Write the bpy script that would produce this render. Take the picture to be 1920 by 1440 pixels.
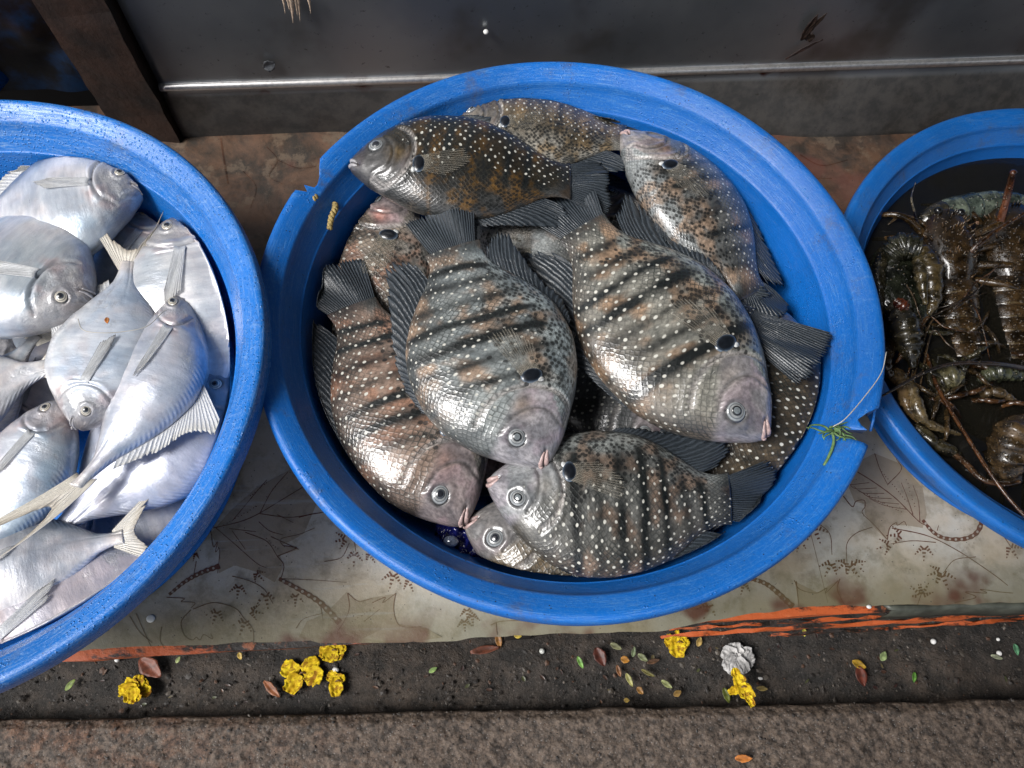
import bpy, math, random
import numpy as np
from mathutils import Matrix, Vector

# ------------------------------------------------------------------ camera, sky, sun
scene = bpy.context.scene
for o in list(bpy.data.objects):
    bpy.data.objects.remove(o)
H = 0.707                      # camera height over the table top (metres)
PITCH, ROLL, FPX = math.radians(23), math.radians(5.5), 1450.0
_cp, _sp, _cr, _sr = math.cos(PITCH), math.sin(PITCH), math.cos(ROLL), math.sin(ROLL)
CM = np.array([[1, 0, 0], [0, _cp, -_sp], [0, _sp, _cp]]) @ np.array([[_cr, -_sr, 0], [_sr, _cr, 0], [0, 0, 1]])
cam_d = bpy.data.cameras.new('camera')
cam = bpy.data.objects.new('camera', cam_d)
scene.collection.objects.link(cam)
scene.camera = cam
cam_d.sensor_width = 36.0
cam_d.lens = 36.0 * FPX / 1920.0
cam_d.clip_start = 0.01
cam_d.clip_end = 500
mw = Matrix([list(CM[0]) + [0], list(CM[1]) + [0], list(CM[2]) + [H], [0, 0, 0, 1]])
cam.matrix_world = mw
scene.render.resolution_x, scene.render.resolution_y = 1024, 768

SUN_AZ, SUN_EL = math.radians(205), math.radians(52)     # direction the light comes from (azimuth from +X, ccw)
world = bpy.data.worlds.new('World')
scene.world = world
world.use_nodes = True
wn = world.node_tree
wn.nodes.clear()
sky = wn.nodes.new('ShaderNodeTexSky'); sky.sky_type = 'NISHITA'; sky.sun_disc = False
sky.sun_elevation = SUN_EL
sky.sun_rotation = math.pi / 2 - SUN_AZ
sky.air_density = 1.0; sky.dust_density = 4.0; sky.ozone_density = 1.0
bg = wn.nodes.new('ShaderNodeBackground'); bg.inputs['Strength'].default_value = 0.10
wo = wn.nodes.new('ShaderNodeOutputWorld')
hs = wn.nodes.new('ShaderNodeHueSaturation'); hs.inputs['Saturation'].default_value = .45   # thin cloud: paler than a clear sky
wn.links.new(sky.outputs[0], hs.inputs['Color']); wn.links.new(hs.outputs[0], bg.inputs[0]); wn.links.new(bg.outputs[0], wo.inputs[0])
sun_d = bpy.data.lights.new('sun', 'SUN'); sun_d.energy = 2.5; sun_d.angle = math.radians(24); sun_d.color = (1, .99, .98)
sun = bpy.data.objects.new('sun', sun_d); scene.collection.objects.link(sun)
sd = Vector((math.cos(SUN_AZ) * math.cos(SUN_EL), math.sin(SUN_AZ) * math.cos(SUN_EL), math.sin(SUN_EL)))
sun.rotation_euler = sd.to_track_quat('Z', 'Y').to_euler()
sun.location = sd * 5
scene.view_settings.view_transform = 'Standard'
scene.view_settings.look = 'None'
scene.view_settings.gamma = 1
scene.view_settings.use_curve_mapping = False
scene.view_settings.exposure = 0.48

# ------------------------------------------------------------------ helpers
rnd = random.Random(7)
nr = np.random.RandomState(11)

def at(px, py, z=0.0):
    """world point on the horizontal plane z seen at photograph pixel px, py"""
    d = CM @ np.array([(px - 960) / FPX, -(py - 720) / FPX, -1.0])
    k = (H - z) / -d[2]
    return np.array([d[0] * k, d[1] * k, z])

_lat = nr.rand(64, 64, 4)
def vnoise(x, y, ch=0):
    x = np.asarray(x, float); y = np.asarray(y, float)
    xi = np.floor(x).astype(int); yi = np.floor(y).astype(int)
    fx = x - xi; fy = y - yi
    fx = fx * fx * (3 - 2 * fx); fy = fy * fy * (3 - 2 * fy)
    L = _lat[..., ch % 4]
    a = L[xi % 64, yi % 64]; b = L[(xi + 1) % 64, yi % 64]; c = L[xi % 64, (yi + 1) % 64]; d = L[(xi + 1) % 64, (yi + 1) % 64]
    return a * (1 - fx) * (1 - fy) + b * fx * (1 - fy) + c * (1 - fx) * fy + d * fx * fy - .5
def fnoise(x, y, octv=3, ch=0):
    r = 0; a = 1
    for i in range(octv):
        r = r + a * vnoise(x * 2 ** i + 13.7 * i, y * 2 ** i + 5.1 * i, ch + i); a *= .5
    return r
def sstep(a, b, x):
    t = np.clip((x - a) / (b - a + 1e-12), 0, 1)
    return t * t * (3 - 2 * t)

def mesh_obj(name, V, F, mat, parent=None, smooth=True, attrs=None, solid=0):
    me = bpy.data.meshes.new(name)
    me.from_pydata([tuple(v) for v in np.asarray(V, float)], [], [tuple(int(i) for i in f) for f in F])
    if smooth:
        me.polygons.foreach_set('use_smooth', [True] * len(me.polygons))
    if attrs:
        for k, a in attrs.items():
            a = np.asarray(a, float)
            if a.ndim == 1:
                at_ = me.attributes.new(k, 'FLOAT', 'POINT'); at_.data.foreach_set('value', a.ravel())
            elif k == 'col':
                a4 = np.c_[a[:, :3], np.ones(len(a))]
                at_ = me.attributes.new(k, 'FLOAT_COLOR', 'POINT'); at_.data.foreach_set('color', a4.ravel())
            else:
                at_ = me.attributes.new(k, 'FLOAT_VECTOR', 'POINT'); at_.data.foreach_set('vector', a[:, :3].ravel())
    if isinstance(mat, (list, tuple)):
        for m in mat: me.materials.append(m)
    else:
        me.materials.append(mat)
    me.update()
    o = bpy.data.objects.new(name, me)
    scene.collection.objects.link(o)
    if parent is not None: o.parent = parent
    if solid:
        md = o.modifiers.new('thickness', 'SOLIDIFY'); md.thickness = solid; md.offset = 0
    return o

def tag(o, label=None, cat=None, group=None, kind=None):
    if label: o['label'] = label
    if cat: o['category'] = cat
    if group: o['group'] = group
    if kind: o['kind'] = kind
    return o

def empty(name, loc=(0, 0, 0)):
    o = bpy.data.objects.new(name, None)
    o.empty_display_size = .02
    scene.collection.objects.link(o)
    o.location = loc
    return o

def gridF(nu, nv, closed=False, off=0):
    F = []
    m = nv if closed else nv - 1
    for i in range(nu - 1):
        for j in range(m):
            a = off + i * nv + j; b = off + i * nv + (j + 1) % nv
            F.append((a, b, b + nv, a + nv))
    return F

def tube(pts, rad, n=8, cap=True):
    pts = np.asarray(pts, float); m = len(pts)
    rad = np.full(m, rad) if np.isscalar(rad) else np.asarray(rad, float)
    T = np.gradient(pts, axis=0); T /= np.linalg.norm(T, axis=1)[:, None] + 1e-12
    up = np.array([0, 0, 1.]) if abs(T[0, 2]) < .9 else np.array([1., 0, 0])
    V = []
    for i in range(m):
        a = np.cross(T[i], up); a /= np.linalg.norm(a) + 1e-12; b = np.cross(a, T[i]); up = b
        for k in range(n):
            th = 2 * math.pi * k / n
            V.append(pts[i] + rad[i] * (a * math.cos(th) + b * math.sin(th)))
    F = gridF(m, n, True)
    if cap:
        V.append(pts[0] - T[0] * rad[0] * .5); V.append(pts[-1] + T[-1] * rad[-1] * .5)
        for k in range(n):
            F.append((m * n, (k + 1) % n, k)); F.append((m * n + 1, (m - 1) * n + k, (m - 1) * n + (k + 1) % n))
    return np.array(V), F

def spline(pts, n):
    """Catmull-Rom through the points"""
    P = np.asarray(pts, float)
    P = np.vstack([2 * P[0] - P[1], P, 2 * P[-1] - P[-2]])
    m = len(P) - 3; out = []
    for t in np.linspace(0, m - 1e-9, n):
        i = int(t); u = t - i
        p0, p1, p2, p3 = P[i:i + 4]
        out.append(.5 * ((2 * p1) + (-p0 + p2) * u + (2 * p0 - 5 * p1 + 4 * p2 - p3) * u * u + (-p0 + 3 * p1 - 3 * p2 + p3) * u ** 3))
    return np.array(out)

def merge(parts):
    V = []; F = []; o = 0
    for v, f in parts:
        V.append(np.asarray(v)); F += [tuple(i + o for i in q) for q in f]; o += len(v)
    return np.vstack(V), F

# --- node helper
class N:
    def __init__(s, name):
        s.m = bpy.data.materials.new(name); s.m.use_nodes = True; s.t = s.m.node_tree
        s.b = s.t.nodes['Principled BSDF']; s.out = s.t.nodes['Material Output']
    def _in(s, sock, v):
        if isinstance(v, bpy.types.NodeSocket): s.t.links.new(v, sock)
        elif v is not None:
            if sock.type == 'RGBA' and not isinstance(v, (int, float)): v = tuple(v)[:3] + (1,)
            sock.default_value = v
    def node(s, typ, props=None, **inp):
        n = s.t.nodes.new(typ)
        for k, v in (props or {}).items(): setattr(n, k, v)
        for k, v in inp.items(): s._in(n.inputs[k.replace('_', ' ')], v)
        return n
    def math(s, op, a, b=0.0, c=0.0, clamp=False):
        n = s.t.nodes.new('ShaderNodeMath'); n.operation = op; n.use_clamp = clamp
        s._in(n.inputs[0], a); s._in(n.inputs[1], b); s._in(n.inputs[2], c)
        return n.outputs[0]
    def mul(s, a, b): return s.math('MULTIPLY', a, b)
    def add(s, a, b): return s.math('ADD', a, b)
    def rng(s, v, a, b, c=0.0, d=1.0):
        n = s.t.nodes.new('ShaderNodeMapRange'); n.interpolation_type = 'SMOOTHSTEP'
        s._in(n.inputs[0], v); n.inputs[1].default_value = a; n.inputs[2].default_value = b
        n.inputs[3].default_value = c; n.inputs[4].default_value = d
        return n.outputs[0]
    def mix(s, f, a, b, mode='MIX'):
        n = s.t.nodes.new('ShaderNodeMix'); n.data_type = 'RGBA'; n.blend_type = mode
        s._in(n.inputs[0], f); s._in(n.inputs[6], a); s._in(n.inputs[7], b)
        return n.outputs[2]
    def noise(s, scale, detail=4, vec=None, rough=.55, out=0, dist=0.0):
        n = s.t.nodes.new('ShaderNodeTexNoise'); n.inputs['Scale'].default_value = scale
        n.inputs['Detail'].default_value = detail; n.inputs['Roughness'].default_value = rough
        n.inputs['Distortion'].default_value = dist
        if vec is not None: s.t.links.new(vec, n.inputs['Vector'])
        return n.outputs[out]
    def voro(s, scale, vec=None, feature='F1', rand=1.0, dim='3D', out='Distance'):
        n = s.t.nodes.new('ShaderNodeTexVoronoi'); n.feature = feature; n.voronoi_dimensions = dim
        n.inputs['Scale'].default_value = scale; n.inputs['Randomness'].default_value = rand
        if vec is not None: s.t.links.new(vec, n.inputs['Vector'])
        return n.outputs[out]
    def attr(s, name, out='Vector'):
        n = s.t.nodes.new('ShaderNodeAttribute'); n.attribute_name = name
        return n.outputs[out]
    def obj(s): return s.t.nodes.new('ShaderNodeTexCoord').outputs['Object']
    def pos(s): return s.t.nodes.new('ShaderNodeNewGeometry').outputs['Position']
    def sep(s, v):
        n = s.t.nodes.new('ShaderNodeSeparateXYZ'); s.t.links.new(v, n.inputs[0]); return n.outputs
    def comb(s, x, y, z=0.0):
        n = s.t.nodes.new('ShaderNodeCombineXYZ')
        for i, v in enumerate((x, y, z)): s._in(n.inputs[i], v)
        return n.outputs[0]
    def mapping(s, vec, scale=(1, 1, 1), rot=(0, 0, 0), loc=(0, 0, 0)):
        n = s.t.nodes.new('ShaderNodeMapping'); s.t.links.new(vec, n.inputs[0])
        n.inputs['Location'].default_value = loc; n.inputs['Rotation'].default_value = rot; n.inputs['Scale'].default_value = scale
        return n.outputs[0]
    def bump(s, h, strength=.5, dist=.001, normal=None):
        n = s.t.nodes.new('ShaderNodeBump'); n.inputs['Strength'].default_value = strength; n.inputs['Distance'].default_value = dist
        s.t.links.new(h, n.inputs['Height'])
        if normal is not None: s.t.links.new(normal, n.inputs['Normal'])
        return n.outputs[0]
    def set(s, **k):
        for a, v in k.items():
            nm = {'col': 'Base Color', 'rough': 'Roughness', 'metal': 'Metallic', 'normal': 'Normal', 'spec': 'Specular IOR Level', 'coat': 'Coat Weight',
                  'coatr': 'Coat Roughness', 'alpha': 'Alpha', 'trans': 'Transmission Weight', 'ior': 'IOR', 'sss': 'Subsurface Weight', 'sssscale': 'Subsurface Scale',
                  'sssr': 'Subsurface Radius'}[a]
            s._in(s.b.inputs[nm], v)
        return s.m

def simple(name, col, rough=.5, var=.25, scale=60, bump=.2, dist=.0006, **k):
    n = N(name); p = n.obj()
    nz = n.noise(scale, 5, p)
    c = n.mix(n.rng(nz, .3, .7), tuple(x * (1 - var) for x in col), tuple(min(1, x * (1 + var)) for x in col))
    n.set(col=c, rough=rough, normal=n.bump(n.noise(scale * 3, 5, p), bump, dist), **k)
    return n.m

# ------------------------------------------------------------------ materials
def mat_tub(name, base, pale, wear=.7, water=0.0):
    n = N(name); p = n.obj(); w = n.attr('wear', 'Fac')
    big = n.noise(9, 5, p); fine = n.noise(520, 5, p, .75)
    c = n.mix(n.rng(big, .35, .7), base, tuple(x * 1.25 for x in base))
    ru = n.attr('ruv')
    scr = n.noise(46, 6, n.mapping(ru, (1, 1, 3)), .78)
    scr2 = n.noise(210, 5, n.mapping(p, (.1, 1, 1), (0, 0, .3)), .75)
    k = n.math('ADD', n.mul(n.rng(scr, .48, .70), .8), n.mul(n.rng(scr2, .54, .7), .5), clamp=True)
    patch = n.rng(n.noise(7, 3, p), .3, .7)
    amt = n.mul(n.mul(n.add(n.mul(k, .75), n.mul(n.rng(fine, .48, .7), .40)), n.add(n.mul(w, wear), .10)), n.add(n.mul(patch, .5), .5))
    c = n.mix(amt, c, pale)
    grime = n.mul(n.rng(n.noise(26, 7, p, .75), .54, .74), n.add(n.mul(w, .55), .05))
    c = n.mix(grime, c, (.085, .085, .085))
    specks = n.voro(230, p)
    c = n.mix(n.mul(n.rng(specks, .16, .08), n.rng(n.noise(45, 3, p), .5, .62)), c, (.02, .03, .06))
    drops = n.voro(330, p, rand=1.0)
    dm = n.rng(drops, .32, .1)
    dm = n.mul(dm, n.rng(n.noise(40, 3, p), .55 - .17 * water, .62 - .17 * water))
    h = n.add(n.mul(fine, .5), n.add(n.mul(k, -.3), n.mul(dm, 1.2 + 1.5 * water)))
    r = n.add(n.mul(n.noise(30, 4, p), .3), .22 - .12 * water)
    n.set(col=c, rough=r, normal=n.bump(h, .55, .0007), spec=.5)
    return n.m
M_tub = mat_tub('blue_plastic', (.004, .115, .44), (.15, .36, .62), .55)
M_tubw = mat_tub('wet_blue_plastic', (.006, .135, .48), (.34, .52, .74), .8, 1.0)
M_tubd = mat_tub('deep_blue_plastic', (.004, .115, .42), (.12, .29, .52), .5)

def mat_fish():
    n = N('spotted_fish_skin')
    uv = n.attr('fuv'); col = n.attr('col', 'Color'); mk = n.sep(n.attr('msk'))
    sc, dt, ck = mk[0], mk[1], mk[2]
    sc = n.mul(sc, n.rng(n.noise(5, 4, uv, .6), .34, .58, .25, 1))
    warp = n.noise(7, 2, uv, out=1)
    va = n.node('ShaderNodeVectorMath', {'operation': 'MULTIPLY_ADD'}); n._in(va.inputs[0], warp); va.inputs[1].default_value = (.034, .034, 0); n._in(va.inputs[2], uv)
    uvw = va.outputs[0]
    rot = n.mapping(uvw, (1, 1.18, 1), (0, 0, math.radians(45)))
    d1 = n.voro(54, rot, rand=.34, dim='2D')
    ed = n.voro(54, rot, 'DISTANCE_TO_EDGE', rand=.34, dim='2D')
    cc = n.voro(54, rot, rand=.34, dim='2D', out='Color')
    rc = n.sep(cc)[0]
    rot2 = n.mapping(uvw, (1, 1, 1), (0, 0, math.radians(43)), (.013, .02, 0))
    d2 = n.voro(30, rot2, rand=.38, dim='2D')
    r2 = n.sep(n.voro(30, rot2, rand=.38, dim='2D', out='Color'))[1]
    nz = n.noise(9, 5, uv, .6); nf = n.noise(60, 4, uv, .6)
    c = n.mix(1.0, col, n.mix(n.rng(nz, .3, .7), (.42, .45, .48), (1.02, 1.04, 1.05)), 'MULTIPLY')
    c = n.mix(1.0, c, n.mix(n.rng(nf, .3, .7), (.62, .62, .62), (1.25, 1.25, 1.25)), 'MULTIPLY')
    # scale rims darker, scale middles paler
    c = n.mix(n.mul(n.rng(ed, .16, .02), n.mul(sc, n.rng(n.noise(6, 3, uv), .3, .7, .25, .95))), c, (.016, .022, .02))
    c = n.mix(n.mul(n.mul(n.rng(d1, .30, .08), sc), n.mul(n.rng(rc, .2, .9), .35)), c, n.mix(1.0, c, (1.7, 1.7, 1.7), 'MULTIPLY'))
    # black checks toward the belly
    ckm = n.mul(n.rng(d1, .50, .36), n.mul(n.math('GREATER_THAN', n.add(rc, n.mul(ck, .62)), .92), n.rng(ck, .05, .25)))
    c = n.mix(n.mul(ckm, .88), c, (.012, .013, .013))
    # white dots
    rr = n.add(.085, n.mul(r2, .09))
    dots = n.mul(n.rng(n.math('SUBTRACT', d2, rr), .055, -.035), n.math('GREATER_THAN', n.add(dt, n.mul(n.add(n.noise(11, 3, uv), -.5), .9)), n.add(.12, n.mul(r2, .75))))
    c = n.mix(n.mul(dots, n.add(.55, n.mul(r2, .4))), c, (.66, .65, .58))
    h = n.add(n.mul(n.mul(n.rng(ed, 0, .3), sc), .5), n.add(n.mul(nf, .5), n.mul(dots, .25)))
    wet = n.noise(5, 3, uv)
    n.set(col=c, rough=n.add(.26, n.mul(wet, .26)), normal=n.bump(h, .36, .0009), spec=.55, coat=.85, coatr=.19)
    n._in(n.b.inputs['Coat Normal'], n.bump(n.add(n.mul(h, .6), n.mul(nz, 1.5)), .35, .0012))
    return n.m
M_fish = mat_fish()

def mat_pomfret():
    n = N('silver_fish_skin')
    uv = n.attr('fuv'); col = n.attr('col', 'Color'); mk = n.sep(n.attr('msk'))
    nz = n.noise(5, 5, uv, .6, dist=.4); nf = n.noise(90, 5, uv, .7)
    s3 = n.noise(26, 5, n.mapping(uv, (1, .25, 1), (0, 0, .5)), .65)
    c = n.mix(1.0, col, n.mix(n.rng(nz, .3, .7), (.62, .68, .74), (1.12, 1.08, 1.05)), 'MULTIPLY')
    foil = n.mul(n.rng(n.noise(8, 6, uv, .6, dist=.4), .5, .66), n.rng(n.noise(3, 2, uv), .4, .65))
    c = n.mix(n.mul(foil, .6), c, (.86, .87, .88))
    streak = n.noise(60, 6, n.mapping(uv, (.25, 1, 1), (0, 0, .2)), .8)
    c = n.mix(n.rng(streak, .56, .74, 0, .55), c, (.30, .31, .33))
    c = n.mix(1.0, c, n.mix(n.rng(s3, .35, .68), (.86, .87, .9), (1.07, 1.07, 1.07)), 'MULTIPLY')
    c = n.mix(n.mul(n.rng(n.voro(150, uv), .12, .05), n.rng(n.noise(12, 3, uv), .45, .6)), c, (.16, .17, .2))
    xyz = n.sep(uv)
    chev = n.math('SINE', n.mul(n.add(xyz[0], n.mul(n.math('ABSOLUTE', xyz[1]), .5)), 260.0))
    h = n.add(n.mul(n.mul(chev, mk[0]), .22), n.add(n.mul(n.mul(nf, foil), .5), n.add(n.mul(nf, .22), n.mul(s3, .4))))
    head = n.mul(n.noise(35, 6, uv, .75), n.mul(mk[2], 1.4))
    c = n.mix(n.mul(mk[2], n.rng(n.noise(40, 5, uv, .7), .52, .68, 0, .5)), c, (.26, .25, .26))
    n.set(col=c, rough=n.add(.2, n.mul(nz, .24)), metal=n.add(.18, n.mul(foil, .5)), normal=n.bump(n.add(h, head), .6, .0014), spec=.65, coat=.8, coatr=.13)
    return n.m
M_pom = mat_pomfret()

def mat_fin(name, memb, ray, tip=None, alpha=1.0, rough=.35):
    n = N(name); f = n.attr('fin'); s = n.sep(f)
    tri = n.math('PINGPONG', n.add(s[0], n.mul(n.add(n.noise(1.3, 3, n.mapping(f, (.6, 5, 1))), -.5), .9)), .5)         # 0 at a ray, .5 between rays
    rm = n.rng(tri, .30, .06)
    nz = n.noise(6, 4, n.mapping(f, (.35, 3, 1)), .6)
    lo, hi = (.55, 1.5) if memb[0] < .1 else (.75, 1.15)
    cm = n.mix(n.rng(nz, .3, .7), tuple(x * lo for x in memb), tuple(x * hi for x in memb))
    c = n.mix(n.mul(rm, n.rng(n.noise(9, 3, n.mapping(f, (1, 6, 1))), .3, .6, .35, 1)), cm, ray)
    if tip: c = n.mix(n.rng(s[1], .55, 1.0), c, tip)
    seg = n.math('SINE', n.mul(s[1], 150))
    if alpha < 1:
        a = n.math('ADD', n.mul(rm, .22), alpha, clamp=True)
        a = n.math('ADD', a, n.mul(n.rng(s[1], .3, 0), .4), clamp=True)
        n.set(alpha=a)
    n.set(col=c, rough=rough, normal=n.bump(n.add(n.mul(rm, 1.0), n.mul(seg, .08)), .6, .0006), spec=.55, coat=.2, coatr=.15)
    return n.m
M_fin = mat_fin('dark_fin', (.022, .028, .034), (.055, .067, .080))
M_finb = mat_fin('brown_fin', (.030, .026, .027), (.075, .07, .07))
M_pec = mat_fin('clear_fin', (.20, .18, .14), (.36, .33, .27), alpha=.05)
M_pfin = mat_fin('silver_fin', (.52, .53, .54), (.66, .67, .68), tip=(.46, .45, .42))
M_ppec = mat_fin('silver_clear_fin', (.60, .62, .64), (.70, .71, .72), tip=(.50, .50, .49), alpha=.5)
M_pfin2 = mat_fin('cream_fin', (.62, .58, .50), (.66, .62, .55), tip=(.36, .32, .26))

def mat_col(name, rough=.15, coat=.6, bump=.1, sc=400, var=.12, **k):
    n = N(name); c = n.attr('col', 'Color'); p = n.obj()
    nz = n.noise(sc, 4, p)
    c = n.mix(1.0, c, n.mix(n.rng(nz, .3, .7), (1 - var,) * 3, (1 + var,) * 3), 'MULTIPLY')
    n.set(col=c, rough=rough, coat=coat, coatr=.05, normal=n.bump(nz, bump, .0005), **k)
    return n.m
M_eye = mat_col('wet_eye')
M_lip = simple('pink_lip', (.46, .33, .31), .3, .25, 300, .3)
M_lipg = simple('grey_lip', (.33, .32, .33), .3, .3, 300, .3)
M_spot = mat_col('fin_base_spot', .3, .4, .4, 300, .3)

# ------------------------------------------------------------------ fish builder
PEARL = dict(
    x=[0, .012, .04, .09, .16, .26, .38, .50, .62, .74, .84, .92, 1.0, 1.05],
    u=[.012, .038, .080, .142, .210, .276, .315, .325, .310, .262, .200, .142, .112, .115],
    l=[.012, .036, .068, .115, .165, .230, .280, .302, .292, .245, .180, .125, .105, .11],
    t=[.012, .030, .050, .074, .096, .112, .118, .112, .098, .074, .050, .034, .022, .012])
POMF = dict(
    x=[0, .012, .04, .09, .16, .26, .38, .50, .62, .74, .84, .92, 1.0, 1.05],
    u=[.01, .05, .10, .165, .23, .30, .35, .355, .31, .225, .135, .07, .05, .055],
    l=[.01, .045, .085, .14, .21, .29, .345, .35, .30, .215, .125, .065, .05, .055],
    t=[.02, .045, .07, .095, .115, .132, .135, .125, .10, .072, .045, .03, .02, .014])

def pinterp(x, xs, ys):
    """smooth (monotone cubic) interpolation"""
    xs = np.asarray(xs, float); ys = np.asarray(ys, float); h = np.diff(xs); d = np.diff(ys) / h
    m = np.zeros(len(xs)); m[1:-1] = np.where(d[:-1] * d[1:] > 0, 2 * d[:-1] * d[1:] / (d[:-1] + d[1:] + 1e-12), 0)
    m[0], m[-1] = d[0], d[-1]
    x = np.clip(x, xs[0], xs[-1]); i = np.clip(np.searchsorted(xs, x) - 1, 0, len(h) - 1)
    t = (x - xs[i]) / h[i]
    return (2 * t ** 3 - 3 * t ** 2 + 1) * ys[i] + (t ** 3 - 2 * t ** 2 + t) * h[i] * m[i] + (-2 * t ** 3 + 3 * t ** 2) * ys[i + 1] + (t ** 3 - t ** 2) * h[i] * m[i + 1]

def polydist(x, y, pts):
    P = np.asarray(pts, float); d = np.full(x.shape, 9.)
    for a, b in zip(P[:-1], P[1:]):
        ab = b - a; t = np.clip(((x - a[0]) * ab[0] + (y - a[1]) * ab[1]) / (ab @ ab), 0, 1)
        d = np.minimum(d, np.hypot(x - a[0] - t * ab[0], y - a[1] - t * ab[1]))
    return d

OPERC = spline([(.225, .17), (.275, .12), (.305, .04), (.300, -.04), (.26, -.12), (.19, -.165), (.12, -.12)], 30)
PREOP = spline([(.165, .10), (.205, .04), (.212, -.03), (.185, -.085), (.13, -.105)], 20)

def wall_r(z, zr, K):
    return K * np.interp(z / zr, [0, .05, .11, .27, .56, .76, .83, .91, .97, 1.0, 1.06, 1.2], [.150, .165, .176, .187, .203, .2145, .2175, .226, .231, .240, .262, .30])
TUBS = {'c': (.0410, .3084, .1685, 1.0), 'l': (-.4256, .194, .186, .244 / .25)}
class Fish:
    def __init__(s, name, label, group, S, T, zS, zT, chir=1, depth=1.0, roll=0, bend=0, zb=0, prof=PEARL, pal=None, seed=0, kind='pearl', cat='fish', thick=1.0):
        s.chir = chir; s.seed = seed; s.prof = prof; s.bend = bend; s.zb = zb; s.depth = depth; s.pal = pal; s.kind = kind; s.thick = thick
        a = at(S[0], S[1], zS); b = at(T[0], T[1], zT)
        s.L = np.linalg.norm(b - a)
        X = (b - a) / s.L
        up = np.array([0, 0, 1.]); Y = np.cross(up, X); Y /= np.linalg.norm(Y); Z = np.cross(X, Y)
        c, sn = math.cos(math.radians(roll)), math.sin(math.radians(roll))
        Y, Z = Y * c + Z * sn, Z * c - Y * sn
        s.M = np.stack([X, Y, Z], 1); s.o = a
        s.root = empty(name)
        s.root.matrix_world = Matrix([[X[0], Y[0], Z[0], a[0]], [X[1], Y[1], Z[1], a[1]], [X[2], Y[2], Z[2], a[2]], [0, 0, 0, 1]])
        tag(s.root, label, cat, group)
        s.rs = np.random.RandomState(seed + 100)
    def prof_at(s, x):
        p = s.prof
        return pinterp(x, p['x'], p['u']) * s.depth, pinterp(x, p['x'], p['l']) * s.depth, pinterp(x, p['x'], p['t']) * s.thick
    def warp(s, V):
        V = np.array(V, float); x = V[:, 0]
        k = 4 * x * (1 - x)
        V[:, 1] += s.bend * k; V[:, 2] += s.zb * k
        V[:, 1] *= s.chir
        V = V * s.L
        W = V @ s.M.T + s.o                      # press against the tub it lies in
        cx, cy, zr, K = TUBS['c' if s.kind == 'pearl' else 'l']
        dx, dy = W[:, 0] - cx, W[:, 1] - cy; rr = np.hypot(dx, dy) + 1e-9
        lim = wall_r(W[:, 2], zr, K) - .0035
        k2 = np.minimum(1, lim / rr + 0)
        W[:, 0] = cx + dx * k2; W[:, 1] = cy + dy * k2; W[:, 2] = np.maximum(W[:, 2], .012) + (rr - np.minimum(rr, lim)) * .25
        return (W - s.o) @ s.M
    def F(s, F):
        return [tuple(reversed(f)) for f in F] if s.chir < 0 else F
    def zs(s, x, y):
        u, l, t = s.prof_at(np.asarray(x, float)); y = np.asarray(y, float)
        q = np.clip(np.where(y > 0, y / u, -y / l), 0, .999)
        return t * (1 - q ** 2) ** .49
    def body(s, mat):
        nx, nj = 170, 88
        tt = np.linspace(0, 1, nx); x = 1.05 * (tt - .10 * np.sin(2 * np.pi * tt) / (2 * np.pi) * 1.0) ** 1.25
        ph = 2 * np.pi * np.arange(nj) / nj
        u, l, t = s.prof_at(x)
        cs, sn = np.cos(ph), np.sin(ph)
        Y = np.where(cs[None, :] > 0, cs[None, :] * u[:, None], cs[None, :] * l[:, None])
        Z = np.sign(sn)[None, :] * np.abs(sn)[None, :] ** .98 * t[:, None]
        X = np.repeat(x[:, None], nj, 1)
        phn = 1 - 2 * np.where(ph > np.pi, 2 * np.pi - ph, ph) / np.pi     # 1 dorsal .. -1 ventral
        hd = (u + l) / 2
        Vv = phn[None, :] * (.62 * hd[:, None] + .13)
        Y = Y + 0
        # relief
        D = np.zeros_like(X)
        top = (Z > -.5)
        if s.kind == 'pearl':
            do = polydist(X, Y / s.depth, OPERC); dp = polydist(X, Y / s.depth, PREOP)
            D += -.011 * np.exp(-(do / .006) ** 2) + .007 * np.exp(-((do - .020) / .014) ** 2) * (X < .32)
            D += -.0075 * np.exp(-(dp / .006) ** 2) + .004 * np.exp(-((dp - .014) / .009) ** 2)
            ex, ey = .125, .055 * s.depth
            de = np.hypot(X - ex, Y - ey)
            D += .006 * np.exp(-((de - .046) / .012) ** 2) - .006 * (de < .034)
            D += -.010 * np.exp(-(polydist(X, Y, [(-.01, -.002), (.03, -.012), (.052, -.03)]) / .006) ** 2)
            D += -.004 * np.exp(-(np.hypot(X - .055, Y - .052) / .006) ** 2)
            D += .0025 * fnoise(X * 9 + s.seed, Y * 9, 3) * (X > .2) + .0035 * fnoise(X * 24 + s.seed, Y * 24, 2, 1) * (X < .26)
        else:
            do = polydist(X, Y / s.depth, spline([(.15, .17), (.205, .10), (.225, .0), (.20, -.09), (.14, -.14)], 20))
            D += -.010 * np.exp(-(do / .006) ** 2) + .006 * np.exp(-((do - .02) / .016) ** 2) * (X < .24)
            de = np.hypot(X - .085, Y - .045 * s.depth)
            D += .008 * np.exp(-((de - .038) / .009) ** 2)
            D += -.011 * np.exp(-(polydist(X, Y, [(-.01, -.035), (.025, -.04), (.05, -.028)]) / .006) ** 2)
            D += -.004 * np.exp(-(np.hypot(X - .03, Y - .03) / .006) ** 2)
            D += -.003 * np.exp(-((Y / s.depth - .02 - .05 * np.sin(X * 3)) / .006) ** 2) * (X > .25)
            D += .007 * fnoise(X * 7 + s.seed, Y * 7, 3) + .007 * fnoise(X * 30 + s.seed, Y * 30, 2, 1) * (X < .22)
        Z = Z + D * np.sign(Z) * np.abs(sn)[None, :]
        P = s.pal; yn = phn[None, :] + 0 * X
        nb = fnoise(X * 6 + s.seed * 3.1, Y * 6, 3, 2)
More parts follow.
